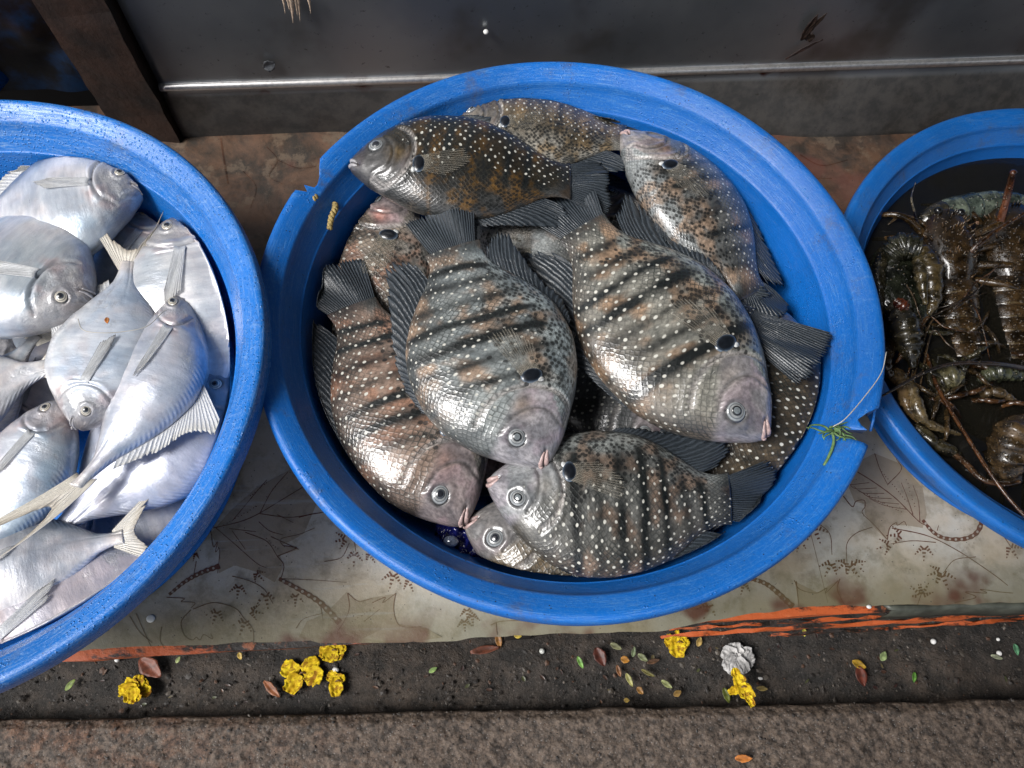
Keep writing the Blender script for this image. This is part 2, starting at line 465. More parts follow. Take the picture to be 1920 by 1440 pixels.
        nb2 = fnoise(X * 14 + s.seed * 1.7, Y * 14, 3, 3)
        dors, mid, bel, head = [np.array(P[k]) for k in ('dorsal', 'mid', 'belly', 'head')]
        def lerp(a, b, k): return a + (b - a) * k[..., None]
        C = lerp(np.broadcast_to(mid, X.shape + (3,)), dors, sstep(.15, .85, yn + nb * .35))
        C = lerp(C, bel, sstep(-.10, -.60, yn + nb * .35))
        if s.kind == 'pearl':
            C = lerp(C, np.array(P.get('blotch', mid)), sstep(.05, .45, nb2 + .15) * .85 * sstep(.25, .4, X))
            bars = np.zeros_like(X)
            for i, bx in enumerate([.36, .455, .55, .645, .74, .835, .92]):
                c0 = bx + .03 * yn + .016 * nb
                w = .0235 + .004 * math.sin(i * 2.3 + s.seed)
                bars = np.maximum(bars, np.exp(-((X - c0) / w) ** 2) * (0.75 + .25 * math.sin(i * 1.7 + s.seed)))
            bars *= sstep(-.70, -.2, yn + nb * .5) * sstep(1.2, .55, yn) * (.75 + .7 * np.clip(nb2 + .45, 0, 1)) * P.get('bars', .9) * 1.35
            C = lerp(C, np.array([.016, .018, .018]), np.clip(bars, 0, 1))
            hm = sstep(.015, -.02, np.where(X < .19, -1, 1) * 0 + (X - np.interp(Y / s.depth, OPERC[::-1, 1], OPERC[::-1, 0], left=.05, right=.12)))
            hm2 = hm * sstep(.17, .11, Y / s.depth + (X - .12) * .9)
            C = lerp(C, head * 1.0, hm2 * .95)
            C = lerp(C, np.array([.035, .033, .035]), np.exp(-(do / .004) ** 2) * .7 * sstep(.12, .0, Y))
            C = lerp(C, head * np.array([1.25, 1.05, 1.15]), hm2 * sstep(.0, .35, nb2) * .5)
            C = lerp(C, np.array(P.get('cheek', head)), hm2 * np.exp(-(np.hypot(X - .235, Y + .0) / .05) ** 2) * .75)
            C = lerp(C, np.array([.62, .56, .52]), np.exp(-((do - .006) / .005) ** 2) * .75)
            C = lerp(C, np.array([.10, .095, .09]), np.exp(-(dp / .005) ** 2) * .75)
            C = lerp(C, np.array([.09, .09, .09]), np.exp(-((de - .036) / .007) ** 2) * .7)
            C = lerp(C, np.array([.03, .02, .02]), np.exp(-(polydist(X, Y, [(-.01, -.002), (.03, -.012), (.052, -.03)]) / .005) ** 2) * .9)
            C = lerp(C, np.array([.02, .022, .025]), sstep(.955, 1.04, X) * .8)
            msk = np.stack([np.clip(1 - hm2 * 1.0, 0, 1),
                            sstep(-.35, .05, yn + nb * .5) * sstep(.22, .34, X + .12 * yn) * P.get('dots', 1.0) * (1 - hm2),
                            sstep(.10, -.30, yn + nb * .5) * sstep(.22, .32, X) * sstep(1.0, .85, X) * P.get('checks', .8) * (1 - hm2)], -1)
        else:
            C = lerp(C, head, sstep(.22, .12, X + nb * .08) * .8)
            C = lerp(C, np.array([.45, .26, .24]), sstep(.0, .3, nb2) * np.exp(-((do - .03) / .03) ** 2) * .45)
            C = lerp(C, np.array([.16, .13, .12]), sstep(.09, .0, X + nb * .06) * .8)
            C = lerp(C, np.array([.30, .26, .20]), sstep(.93, 1.02, np.abs(yn) + nb * .04) * .6 * sstep(.2, .3, X))
            C = lerp(C, np.array([.17, .18, .21]), np.exp(-(do / .005) ** 2) * .8)
            C = lerp(C, np.array([.13, .13, .15]), np.exp(-((de - .034) / .005) ** 2) * .5)
            C = lerp(C, np.array([.06, .05, .05]), np.exp(-(polydist(X, Y, [(-.01, -.035), (.025, -.04), (.05, -.028)]) / .005) ** 2) * .9)
            C = lerp(C, np.array(P.get('fincol', (.55, .5, .42))), sstep(.93, 1.05, X) * .7)
            C = lerp(C, np.array(P.get('tint', mid)), sstep(0, .5, nb2 + .1) * .35)
            msk = np.stack([sstep(.5, .85, np.abs(yn)) * sstep(.3, .4, X), 0 * X, sstep(.24, .15, X)], -1)
        V = np.stack([X, Y, Z], -1).reshape(-1, 3)
        F = gridF(nx, nj, True)
        V = np.vstack([V, [[-.004, 0, 0]], [[1.055, 0, 0]]]); c0 = nx * nj
        for k in range(nj):
            F.append((c0, (k + 1) % nj, k)); F.append((c0 + 1, (nx - 1) * nj + k, (nx - 1) * nj + (k + 1) % nj))
        C = np.vstack([C.reshape(-1, 3), [head], [head]]); msk = np.vstack([msk.reshape(-1, 3), [[0, 0, 0]], [[0, 0, 0]]])
        fuv = np.stack([X + s.seed * 1.37, Vv + s.seed * .71, 0 * X + s.seed], -1).reshape(-1, 3)
        fuv = np.vstack([fuv, fuv[:1], fuv[-1:]])
        s.bd = mesh_obj('body', s.warp(V), s.F([tuple(reversed(f)) for f in F]), mat, s.root, attrs={'col': np.clip(C, 0, 1), 'msk': msk, 'fuv': fuv})
        return s.bd
    def fin(s, name, base, tip, rays, mat, z0=0.0, zt=0.0, wave=.006, ragged=.06, na=14, curve=0.0, over=None, base_on=False, notch=0.0):
        """base / tip: polylines (x, y) in body lengths; rays run from base to tip"""
        nt = rays * 5 + 1
        B = spline(base, nt); T = spline(tip, nt)
        t = np.linspace(0, 1, nt); a = np.linspace(0, 1, na)
        saw = np.abs(((t * rays) % 1) - .5) * 2          # 1 at ray, 0 between
        rl = 1 - ragged * (1 - saw) - ragged * 1.2 * s.rs.rand(rays + 2)[np.round(t * rays).astype(int)] - notch * np.sin(np.pi * t)
        for q in s.rs.choice(rays, max(1, rays // 6), replace=False):
            rl = rl - s.rs.uniform(.06, .22) * np.exp(-((t * rays - q - .5) / .28) ** 2)
        X = B[:, None, 0] + (T - B)[:, None, 0] * a[None] * rl[:, None]
        Y = B[:, None, 1] + (T - B)[:, None, 1] * a[None] * rl[:, None]
        nrm = np.stack([-(T - B)[:, 1], (T - B)[:, 0]], 1)
        cv = curve * (a * (1 - a) * 4)
        X = X + nrm[:, None, 0] * cv[None]; Y = Y + nrm[:, None, 1] * cv[None]
        Z = z0 + (zt - z0) * a[None] ** 1.5 + .0011 * (saw[:, None] - .5) * sstep(0, .15, a)[None]
        Z = Z + wave * np.sin(t[:, None] * 5 + s.seed) * a[None] + wave * .6 * np.sin(t[:, None] * 11 + a[None] * 4 + s.seed) * a[None]
        if base_on: Z = Z + s.zs(X, Y)
        V = np.stack([X, Y, Z + 0 * X], -1).reshape(-1, 3)
        fin = np.stack([np.repeat(t[:, None] * rays, na, 1), np.repeat(a[None], nt, 0), 0 * X + s.seed], -1).reshape(-1, 3)
        fin[:, 0] += 0
        return mesh_obj(name, s.warp(V), s.F(gridF(nt, na)), mat, s.root, attrs={'fin': fin}, solid=.0005)
    def dome(s, name, x, y, r, h, cols, mat, parent, dz=0, e=(1, 1), lift=None):
        nrg, n = 14, 28; V = []; C = []
        z0 = float(s.zs(x, y)) + dz if lift is None else lift
        # tilt with the surface
        gx = (float(s.zs(x + .01, y)) - float(s.zs(x - .01, y))) / .02; gy = (float(s.zs(x, y + .01)) - float(s.zs(x, y - .01))) / .02
        rr = np.linspace(0, 1, nrg)
        for q in rr:
            hh = h * math.sqrt(max(0, 1 - q * q * .96))
            k = min(int(q * len(cols) * .9999), len(cols) - 1)
            for j in range(n):
                th = 2 * math.pi * j / n; dx, dy = r * q * math.cos(th) * e[0], r * q * math.sin(th) * e[1]
                V.append((x + dx, y + dy, z0 + hh + (gx * dx + gy * dy) * .7)); C.append(np.array(cols[k]) * (1 + .1 * math.sin(th * 3 + s.seed)))
        return mesh_obj(name, s.warp(V), s.F([tuple(reversed(f)) for f in gridF(nrg, n, True)]), mat, parent, attrs={'col': np.array(C)})
    def tubep(s, name, pts, rad, mat, parent=None, dz=0, n=8, m=16):
        P = spline(pts, m); P3 = np.c_[P[:, 0], P[:, 1], s.zs(np.clip(P[:, 0], 0.004, 1), P[:, 1]) + dz]
        r = np.interp(np.linspace(0, 1, m), np.linspace(0, 1, len(rad)), rad)
        V, F = tube(P3, r, n)
        return mesh_obj(name, s.warp(V), s.F(F), mat, parent or s.root)

def eye_parts(f, x, y, r, cloudy=True, yellow=False):
    iris = [(.05, .055, .06)] * 2 + ([(.48, .45, .38)] if yellow else [(.27, .28, .28)]) * 3 + [(.08, .09, .10)] + ([(.55, .5, .42)] if yellow else [(.30, .32, .33)]) + [(.06, .06, .06)]
    e = f.dome('eye', x, y, r, .016, iris, M_eye, f.root, dz=-.006)
    pc = [(.16, .18, .19)] * 3 + [(.20, .23, .24)] + [(.02, .022, .025)] * 2 if cloudy else [(.02, .022, .028)] * 3 + [(.07, .08, .09)]
    f.dome('pupil', x, y, r * .48, .006, pc, M_eye, e, dz=.009)

def pearlspot(S, T, zS, zT, label, pal, seed, chir=1, depth=1.0, roll=0, bend=0, zb=0, tail=None, dors=1.0, anal=1.0, eye=True, pec=True, finm=None, thick=1.0, cloudy=True, tlen=.30):
    f = Fish('spotted_fish', label, 'spotted fish heaped in the middle tub', S, T, zS, zT, chir, depth, roll, bend, zb, PEARL, pal, seed, thick=thick)
    f.body(M_fish)
    fm = finm or M_fin; d = depth
    # tail fin
    w = .19 * (1 if tail is None else tail)
    f.fin('tail_fin', [(1.0, .085), (1.012, 0), (1.0, -.085)], [(.955 + tlen, w * 1.02), (.99 + tlen, w * .6), (.985 + tlen, 0), (1.0 + tlen, -w * .55), (.965 + tlen, -w)], 24, fm, 0.0, -.012, .020, .05)
    # spiny dorsal ridge lying along the back and the soft rear lobe
    f.fin('dorsal_fin', [(.30, .275 * d), (.42, .31 * d), (.55, .310 * d), (.68, .270 * d), (.78, .205 * d), (.88, .13 * d)],
          [(.38, .325 * d), (.50, .352 * d), (.64, .352 * d), (.86, .315 * d * dors), (1.08, .265 * d * dors), (1.04, .165 * d * dors)], 26, fm, 0, -.012, .012, .10, curve=-.06)
    f.fin('anal_fin', [(.48, -.285 * d), (.60, -.28 * d), (.70, -.245 * d), (.80, -.175 * d), (.88, -.115 * d)],
          [(.56, -.325 * d), (.68, -.33 * d), (.86, -.305 * d * anal), (1.08, -.25 * d * anal), (1.03, -.155 * d * anal)], 22, fm, 0, -.012, .012, .10, curve=.06)
    f.fin('pelvic_fin', [(.30, -.20 * d), (.345, -.215 * d)], [(.50, -.325 * d), (.56, -.29 * d)], 6, M_finb, -.01, -.02, .004, .1, base_on=True)
    if eye: eye_parts(f, .125, .055 * d, .036, cloudy)
    if pec:
        px, py = .335, -.075 * d
        f.fin('pectoral_fin', [(px, py + .038), (px + .012, py), (px, py - .036)], [(px + .215, py + .105), (px + .235, py + .02), (px + .13, py - .055)], 13, M_pec, .006, .012, .004, .06, base_on=True)
        sp = f.dome('pectoral_base', px - .002, py, .036, .014, [(.008, .010, .014)] * 6 + [(.02, .03, .045), (.10, .13, .17)], M_spot, f.root, e=(.85, 1.25))
        f.dome('pale_patch', px - .026, py - .028, .014, .010, [(.55, .56, .55)] * 3, M_spot, f.root, e=(.9, 1.1))
    # lips
    lp = M_lip if pal.get('pink', True) else M_lipg
    f.tubep('lip', [(-.004, .008), (.012, .008), (.030, -.006), (.044, -.022)], [.008, .010, .007, .003], lp, dz=-.006)
    f.tubep('lip', [(.0, -.012), (.014, -.018), (.032, -.026), (.048, -.036)], [.009, .011, .008, .003], lp, dz=-.006)
    return f

def pomfret(S, T, zS, zT, label, seed, chir=1, depth=1.0, roll=0, bend=0, zb=0, pal=None, dl=1.0, al=1.0, fork=1.0, eye=True, tz=0.0, pec=True, tailfin=True, lobes=(1, 1), tips=None):
    base = dict(dorsal=(.15, .19, .235), mid=(.46, .49, .51), belly=(.80, .79, .78), head=(.33, .315, .31), tint=(.52, .46, .45))
    if pal: base.update(pal)
    f = Fish('silver_pomfret', label, 'silver pomfrets heaped in the left tub', S, T, zS, zT, chir, depth, roll, bend, zb, POMF, base, seed, 'pomfret')
    f.body(M_pom)
    d = depth
    if tailfin:
        a, b = lobes
        f.fin('tail_fin', [(.99, .05), (1.01, 0), (.99, -.05)], tips or [(1.0 + .42 * fork * a, .27 * a), (1.0 + .26 * fork, .105), (1.12, 0), (1.0 + .26 * fork, -.105), (1.0 + .42 * fork * b, -.27 * b)], 16, M_pfin2, 0, tz, .008, .03, na=16)
    if dl: f.fin('dorsal_fin', [(.42, .34 * d), (.55, .335 * d), (.70, .25 * d), (.88, .085 * d)], [(.60, .50 * d * dl), (.68, .42 * d), (.80, .29 * d), (.93, .11 * d)], 24, M_pfin, 0, -.01, .006, .05)
    if al: f.fin('anal_fin', [(.42, -.34 * d), (.55, -.335 * d), (.70, -.25 * d), (.88, -.085 * d)], [(.64, -.56 * d * al), (.68, -.43 * d), (.80, -.30 * d), (.93, -.11 * d)], 24, M_pfin, 0, -.01, .006, .05)
    if eye: eye_parts(f, .085, .045 * d, .030, False, True)
    if pec: f.fin('pectoral_fin', [(.225, .025), (.238, .0), (.235, -.025)], [(.46, .10 * d), (.53, .105 * d), (.47, .03)], 12, M_ppec, .004, .014, .004, .04, base_on=True)
    f.tubep('lip', [(.0, -.028), (.02, -.030), (.045, -.02)], [.006, .008, .003], M_lipg, dz=-.003)
    f.tubep('lip', [(.0, -.050), (.02, -.052), (.045, -.038)], [.006, .008, .003], M_lipg, dz=-.003)
    return f

# ------------------------------------------------------------------ ground, gutter, slab
def yaw_frame(p0, deg):
    a = math.radians(deg); return np.array(p0[:2], float), np.array([math.cos(a), math.sin(a)]), np.array([-math.sin(a), math.cos(a)])
ZG, ZS = -.262, -.225
n = N('asphalt_soil'); p = n.pos()
nz = n.noise(38, 8, p, .7); nb = n.noise(6, 4, p); nf = n.noise(260, 5, p, .7)
c = n.mix(n.rng(nz, .35, .7), (.006, .005, .004), (.042, .034, .028))
c = n.mix(n.rng(nb, .4, .65), c, n.mix(1., c, (1.6, 1.45, 1.3), 'MULTIPLY'))
c = n.mix(n.rng(n.voro(170, p), .2, .08, 0, .5), c, (.13, .11, .10))
n.set(col=c, rough=n.add(.3, n.mul(nf, .6)), normal=n.bump(n.add(nz, n.mul(nf, .5)), .8, .006), spec=.5); M_soil = n.m

n = N('rough_concrete'); p = n.pos()
big = n.noise(3.2, 3, p); nz = n.noise(125, 8, p, .74); nm = n.noise(40, 6, p, .65); g = n.voro(230, p)
c = n.mix(n.rng(nz, .36, .66), (.022, .016, .012), (.145, .108, .082))
gx = n.sep(p)[0]
c = n.mix(n.mul(n.rng(nm, .42, .62), n.rng(n.add(gx, n.mul(big, .5)), .35, -.25, 0, .75)), c, n.mix(1., c, (1.35, .88, .66), 'MULTIPLY'))
c = n.mix(n.rng(g, .2, .1, 0, .4), c, (.30, .29, .28))
c = n.mix(n.rng(nm, .56, .68, 0, .35), c, (.045, .04, .038))
n.set(col=c, rough=n.add(.45, n.mul(nm, .4)), normal=n.bump(n.add(nz, n.mul(g, .5)), .8, .0025), spec=.45); M_conc = n.m

# far ground (one sheet out to the horizon), the gutter strip and the slab stand on it
V = [(-150, -150, ZG - .02), (150, -150, ZG - .02), (150, 150, ZG - .02), (-150, 150, ZG - .02)]
tag(mesh_obj('ground', V, [(0, 1, 2, 3)], M_soil, smooth=False), kind='structure')
q0, e, nn = yaw_frame(at(0, 1350, ZS), math.degrees(math.atan2(*(at(1920, 1310, ZS) - at(0, 1350, ZS))[[1, 0]])))
def strip(name, a0, a1, b0, b1, na, nb_, zf, mat, edge=0):
    A = np.linspace(a0, a1, na); Bv = np.linspace(b0, b1, nb_)
    G = q0[None, None] + A[:, None, None] * e + Bv[None, :, None] * nn
    ee = edge * fnoise(A * 30, A * 0 + 3, 3) if edge else 0 * A
    k = sstep(b1 - .03, b1, Bv)
    G = G + (ee[:, None] * k[None])[..., None] * nn
    Z = zf(A[:, None] + 0 * Bv[None], Bv[None] + 0 * A[:, None])
    V = np.concatenate([G, Z[..., None]], -1).reshape(-1, 3)
    return V, gridF(na, nb_)
V, F = strip('gutter', -.9, 2.1, -.10, .45, 420, 90, lambda a, b: ZG + .010 * fnoise(a * 14, b * 14, 4) - .006 * sstep(.06, .0, b), M_soil)
tag(mesh_obj('gutter', V, [tuple(reversed(f)) for f in F], M_soil), kind='structure')
def slabz(a, b):
    r = ZS + .0022 * fnoise(a * 130, b * 130, 3) + .004 * fnoise(a * 9, b * 9, 2, 1)
    return r - .006 * sstep(-.012, -.001, b) - .045 * (b > -.0005)
V, F = strip('concrete_slab', -.3, 1.5, -.28, 0, 760, 150, slabz, M_conc, .003)
tag(mesh_obj('concrete_slab', V, [tuple(reversed(f)) for f in F], M_conc), kind='structure')

# ------------------------------------------------------------------ table (painted board crate), cloth
TA = math.radians(8.6); te = np.array([math.cos(TA), math.sin(TA)]); tn = np.array([-math.sin(TA), math.cos(TA)])
tp0 = at(780, 1207, 0)[:2]; tp1 = at(400, 260, 0)[:2]
TD = float((tp1 - tp0) @ tn)          # table depth to the steel panel
def tw(a, b, z): q = tp0 + a * te + b * tn; return np.array([q[0], q[1], z])

def box(a0, a1, b0, b1, z0, z1, jit=0, segs=1):
    V = []
    A = np.linspace(a0, a1, segs + 1)
    for a in A:
        for (b, z) in ((b0, z0), (b1, z0), (b1, z1), (b0, z1)):
            j = nr.uniform(-jit, jit, 2) if jit else (0, 0)
            V.append(tw(a, b + j[0], z + j[1]))
    F = gridF(segs + 1, 4, True); m = segs * 4
    F += [(0, 1, 2, 3), (m + 3, m + 2, m + 1, m)]
    return np.array(V), [tuple(reversed(f)) for f in F]

n = N('flaking_orange_paint'); p = n.obj()
w = n.noise(24, 6, n.mapping(p, (.35, 1, 1.2)), .7); w2 = n.noise(90, 5, p, .7)
c = n.mix(n.rng(n.add(w, n.mul(w2, .25)), .60, .68), (.50, .105, .028), (.018, .013, .010))
c = n.mix(n.rng(w2, .55, .7, 0, .5), c, (.62, .20, .08))
n.set(col=c, rough=.5, normal=n.bump(w2, .6, .002)); M_orange = n.m
M_darkwood = simple('rotten_dark_wood', (.022, .017, .013), .6, .5, 40, .7, .002)
crate = empty('painted_crate', tw(0, 0, ZG)); tag(crate, 'low wooden crate table with flaking orange paint under the stained cloth', 'crate')
pv = crate.location.copy()
def cpart(name, vf, mat, smooth=False):
    V, F = vf; return mesh_obj(name, np.asarray(V) - np.array(pv), F, mat, crate, smooth=smooth)
cpart('board', box(-.62, 1.1, .0035, TD - .006, -.012, -.003, .0009, 60), M_orange)
cpart('rail', box(-.62, 1.1, .008, .030, -.045, -.0125, .0012, 40), M_darkwood)
cpart('slat', box(.235, .60, .002, .004, -.056, -.051, .0015, 30), M_orange)
cpart('slat', box(.235, .70, -.001, .0015, -.096, -.090, .0015, 30), M_orange)
cpart('slat', box(.36, .66, -.004, -.0015, -.138, -.130, .0015, 30), M_orange)
cpart('side_panel', box(-.62, 1.1, .035, .055, ZG - .01, -.046), M_darkwood)
for a in (-.55, .085, .62):
    cpart('post', box(a, a + .03, .018, .044, ZG - .01, -.046), M_darkwood)

# cloth: front edge follows the drape seen in the photograph
edge_px = [(-400, 1290), (-100, 1258), (60, 1232), (200, 1215), (430, 1207), (660, 1199), (760, 1201), (830, 1203), (900, 1197), (1000, 1192), (1120, 1187), (1240, 1183), (1330, 1166), (1420, 1150), (1520, 1139), (1640, 1136), (1800, 1133), (1920, 1130), (2200, 1118), (2500, 1105)]
ep = np.array([at(x, y, .0)[:2] for x, y in edge_px])
ea = (ep - tp0) @ te; eb = (ep - tp0) @ tn
def cloth_edge(a): return pinterp(a, ea, eb)
def clothz(a, b):
    bulge = .0012 * fnoise(a * 7, b * 7, 2, 1)
    dr = np.clip(-b, 0, 1)
    return .001 + bulge * sstep(-.01, .05, b) - dr * .55 - .003 * sstep(.004, -.006, b)
A = np.linspace(ea[0], min(ea[-1], 1.0), 320); Bn = np.linspace(0, 1, 150) ** .8
eg = cloth_edge(A) + .0018 * fnoise(A * 60, A * 0, 2)
Bm = eg[:, None] + (TD + .05 - eg)[:, None] * Bn[None]
Am = A[:, None] + 0 * Bm
CV = np.stack([tp0[0] + Am * te[0] + Bm * tn[0], tp0[1] + Am * te[1] + Bm * tn[1], clothz(Am, Bm)], -1).reshape(-1, 3)
cloth_attr = np.stack([Am, Bm, Bm - eg[:, None]], -1).reshape(-1, 3)

def mat_cloth(name, printcol=None, leaf=False):
    n = N(name); q = n.attr('tab'); s = n.sep(q); p = n.pos()
    big = n.noise(9, 5, p, .6); med = n.noise(34, 6, p, .65); fine = n.noise(220, 5, p, .7)
    strk = n.noise(46, 5, n.mapping(q, (1, .10, 1)), .7)
    c = n.mix(n.rng(big, .35, .68), (.52, .51, .46), (.50, .42, .31))
    if leaf: c = n.mix(.75, c, (.30, .235, .16))
    if printcol: c = printcol
    c = n.mix(n.rng(med, .48, .70, 0, .6), c, (.175, .145, .09))
    c = n.mix(n.rng(strk, .50, .68, 0, .5), c, (.16, .13, .09))
    c = n.mix(n.rng(n.noise(60, 4, n.mapping(q, (.1, 1, 1)), .7), .60, .7, 0, .4), c, (.48, .49, .47))
    # algae and grime gathered along the hanging front edge
    ed = n.rng(n.add(s[2], n.mul(n.add(med, -.5), .10)), .075, .0)
    c = n.mix(n.mul(ed, .75), c, (.105, .095, .042))
    rust = n.mul(n.rng(n.add(s[2], n.mul(n.add(big, -.5), .12)), .035, .0), n.rng(n.noise(13, 3, p), .5, .6))
    c = n.mix(n.mul(rust, .9), c, (.085, .030, .016))
    # rear strip: brownish print and stains, with its shade painted into the colour
    rear = n.rng(n.add(s[1], n.mul(n.add(big, -.5), .12)), .23, .33)
    br = n.mix(n.rng(n.noise(14, 8, p, .72, dist=.5), .38, .62), (.010, .005, .004), (.115, .055, .030))
    br = n.mix(n.rng(n.noise(30, 7, p, .75), .52, .62, 0, .6), br, (.15, .105, .07))
    br = n.mix(n.rng(n.noise(8, 3, p), .55, .62, 0, .7), br, (.13, .035, .022))
    c = n.mix(n.mul(rear, .93), c, br)
    c = n.mix(n.rng(n.voro(140, p), .10, .05, 0, .8), c, (.035, .03, .025))
    n.set(col=c, rough=n.add(.22, n.mul(med, .4)), normal=n.bump(n.add(fine, n.mul(med, 1.2)), .35, .0008), spec=.5)
    return n.m
M_cloth = mat_cloth('stained_vinyl'); M_leafc = mat_cloth('leaf_print', leaf=True); M_print = mat_cloth('brown_print', (.13, .050, .030))
M_pdot = mat_cloth('pale_print', (.40, .36, .30))
cloth = mesh_obj('table_cloth', CV, [tuple(reversed(f)) for f in gridF(320, 150)], M_cloth, attrs={'tab': cloth_attr})
tag(cloth, 'stained pale vinyl cloth with brown leaf print under the three blue tubs', 'tablecloth')

def onto(px, py, lift=.0003):
    q = at(px, py, .001); a = (q[:2] - tp0) @ te; b = (q[:2] - tp0) @ tn
    zc = float(clothz(np.array(a), np.array(b))); q = at(px, py, zc + lift)
    return q, a, b, b - float(cloth_edge(np.array(a)))
class Print:
    def __init__(s): s.V = []; s.F = []; s.T = []
    def ribbon(s, pts, w0, w1=None, n=None, lift=.0003):
        w1 = w0 if w1 is None else w1
        P = spline(pts, n or max(8, len(pts) * 8)); m = len(P)
        T = np.gradient(P, axis=0); T /= np.linalg.norm(T, axis=1)[:, None] + 1e-9; Nn = np.c_[-T[:, 1], T[:, 0]]
        o = len(s.V)
        for i in range(m):
            w = (w0 + (w1 - w0) * i / (m - 1)) * (1 + .15 * math.sin(i * 1.7))
            for sg in (-1, 1):
                q, a, b, c = onto(*(P[i] + sg * Nn[i] * w / 2), lift); s.V.append(q); s.T.append((a, b, c))
        s.F += [(o + 2 * i, o + 2 * i + 2, o + 2 * i + 3, o + 2 * i + 1) for i in range(m - 1)]
    def leaf(s, pts):
        q = Print(); q.poly(pts); q.build('leaf_print', M_leafc)
    def poly(s, pts, lift=.0002):
        c = np.mean(pts, axis=0); o = len(s.V)
        for x, y in [c] + list(pts):
            q, a, b, d = onto(x, y, lift); s.V.append(q); s.T.append((a, b, d))
        m = len(pts); s.F += [(o, o + 1 + (i + 1) % m, o + 1 + i) for i in range(m)]
    def build(s, name, mat):
        return mesh_obj(name, s.V, s.F, mat, cloth, smooth=False, attrs={'tab': np.array(s.T)})
pr = Print(); lf = Print(); pdt = Print()
def dot(P, x, y, r, lift=.0005, e=1, ang=0):
    ca, sa = math.cos(ang), math.sin(ang)
    P.poly([(x + r * (math.cos(t) * e * ca - math.sin(t) * sa), y + r * (math.cos(t) * e * sa + math.sin(t) * ca)) for t in np.linspace(0, 2 * math.pi, 9)[:-1]], lift)
def band(pts, w):
    pr.ribbon(pts, w * .55, w, 40, .0004)
    P = spline(pts, 200); L = np.r_[0, np.cumsum(np.linalg.norm(np.diff(P, axis=0), axis=1))]
    for d in np.arange(w * .8, L[-1] - w * .4, w * 1.12):
        i = np.searchsorted(L, d); dot(pdt, P[i][0], P[i][1], w * .24, .0006)
def sprig(x, y, ang, size=24):
    """a spray of short dashes in three arms"""
    for da, L in ((-.75, .9), (0, 1.1), (.75, .9)):
        a = ang + da
        for k in range(1, 5):
            r = size * L * (k + .1) / 4.4; hl = (5.2 - 1.05 * k) * size / 26
            cx, cy = x + r * math.cos(a), y + r * math.sin(a); nx_, ny_ = -math.sin(a), math.cos(a)
            if rnd.random() < .93: pr.ribbon([(cx - nx_ * hl, cy - ny_ * hl), (cx + nx_ * hl, cy + ny_ * hl)], 3.3, 2.9, 2)
def line(pts, w=2.2): pr.ribbon(pts, w * .75, w * .5)
def dotted(p0, p1, n_=12):
    for t in np.linspace(0, 1, n_): dot(pr, p0[0] + (p1[0] - p0[0]) * t + rnd.uniform(-1, 1), p0[1] + (p1[1] - p0[1]) * t + rnd.uniform(-1, 1), 1.1, .0003)
# left foreground motif
lf.leaf([(395, 1000), (430, 960), (480, 915), (545, 880), (600, 930), (570, 1000), (550, 1012), (528, 1022), (545, 1035), (560, 1030), (525, 1042), (530, 1065), (515, 1092), (480, 1072), (440, 1060), (410, 1075), (412, 1035)])
line([(400, 990), (450, 978), (485, 963), (540, 930), (590, 900)], 2.6); line([(487, 963), (510, 920), (540, 885)]); line([(437, 975), (470, 935), (500, 900)]); line([(487, 963), (540, 970), (580, 965)])
line([(520, 965), (550, 980)]); line([(485, 978), (505, 995), (530, 1003)]); line([(405, 990), (440, 1020), (480, 1055), (500, 1065)]); line([(435, 995), (460, 1030)]); line([(460, 998), (500, 1015), (520, 1043)])
line([(430, 991), (480, 997)]); line([(520, 1043), (532, 1060), (527, 1085)], 2.4); line([(520, 1043), (555, 1028), (545, 1025), (530, 1022), (528, 1010), (560, 1002), (590, 990)], 2.2)
line([(395, 995), (400, 1025), (408, 1015), (404, 1035), (412, 1030), (408, 1075)]); line([(560, 970), (580, 965), (610, 960)], 3)
line([(508, 1006), (560, 1030)]); dotted((420, 985), (480, 950)); dotted((470, 930), (500, 905), 8); dotted((500, 1010), (520, 1030), 6)
band([(317, 1115), (345, 1092), (375, 1075), (412, 1061)], 10); band([(523, 1085), (560, 1105), (600, 1130), (637, 1168)], 12)
line([(523, 1085), (580, 1087), (650, 1092)], 1.6)
line([(435, 1080), (470, 1090), (495, 1105), (512, 1132)]); sprig(448, 1095, 1.7, 26); sprig(497, 1110, 1.4, 30); sprig(478, 1072, .8, 22)
line([(362, 1142), (400, 1130), (440, 1140), (458, 1160), (474, 1180), (475, 1208)], 2.4); sprig(408, 1142, 1.9, 28); sprig(460, 1160, 1.9, 30); sprig(468, 1145, .2, 24)
line([(358, 1143), (340, 1165), (345, 1190), (360, 1200), (368, 1195), (375, 1200), (382, 1190), (398, 1198), (395, 1188)])
line([(312, 1120), (345, 1122), (340, 1128), (365, 1130), (358, 1140)]); line([(303, 1175), (300, 1200), (308, 1215)]); line([(255, 1150), (268, 1180), (283, 1212)]); line([(243, 1155), (262, 1185), (285, 1205)])
sprig(366, 1035, 1.8, 16); line([(368, 1052), (363, 1080)])
line([(608, 1053), (640, 1045), (655, 1018)], 2.2); sprig(650, 1010, 2.9, 26); sprig(664, 1034, 1.6, 26); line([(664, 1010), (667, 1034)]); sprig(690, 1035, 1.0, 22); sprig(738, 1072, 1.8, 30); sprig(765, 1085, 1.2, 24)
lf.leaf([(560, 1195), (575, 1165), (610, 1150), (650, 1110), (668, 1128), (700, 1120), (742, 1113), (738, 1150), (748, 1176), (800, 1178), (830, 1195), (760, 1205), (600, 1206)])
line([(555, 1178), (570, 1160), (605, 1150)]); line([(652, 1112), (655, 1140), (645, 1165), (632, 1185)], 3); line([(652, 1112), (672, 1127), (698, 1122)]); line([(698, 1130), (722, 1120), (718, 1130), (743, 1112)], 2.4)
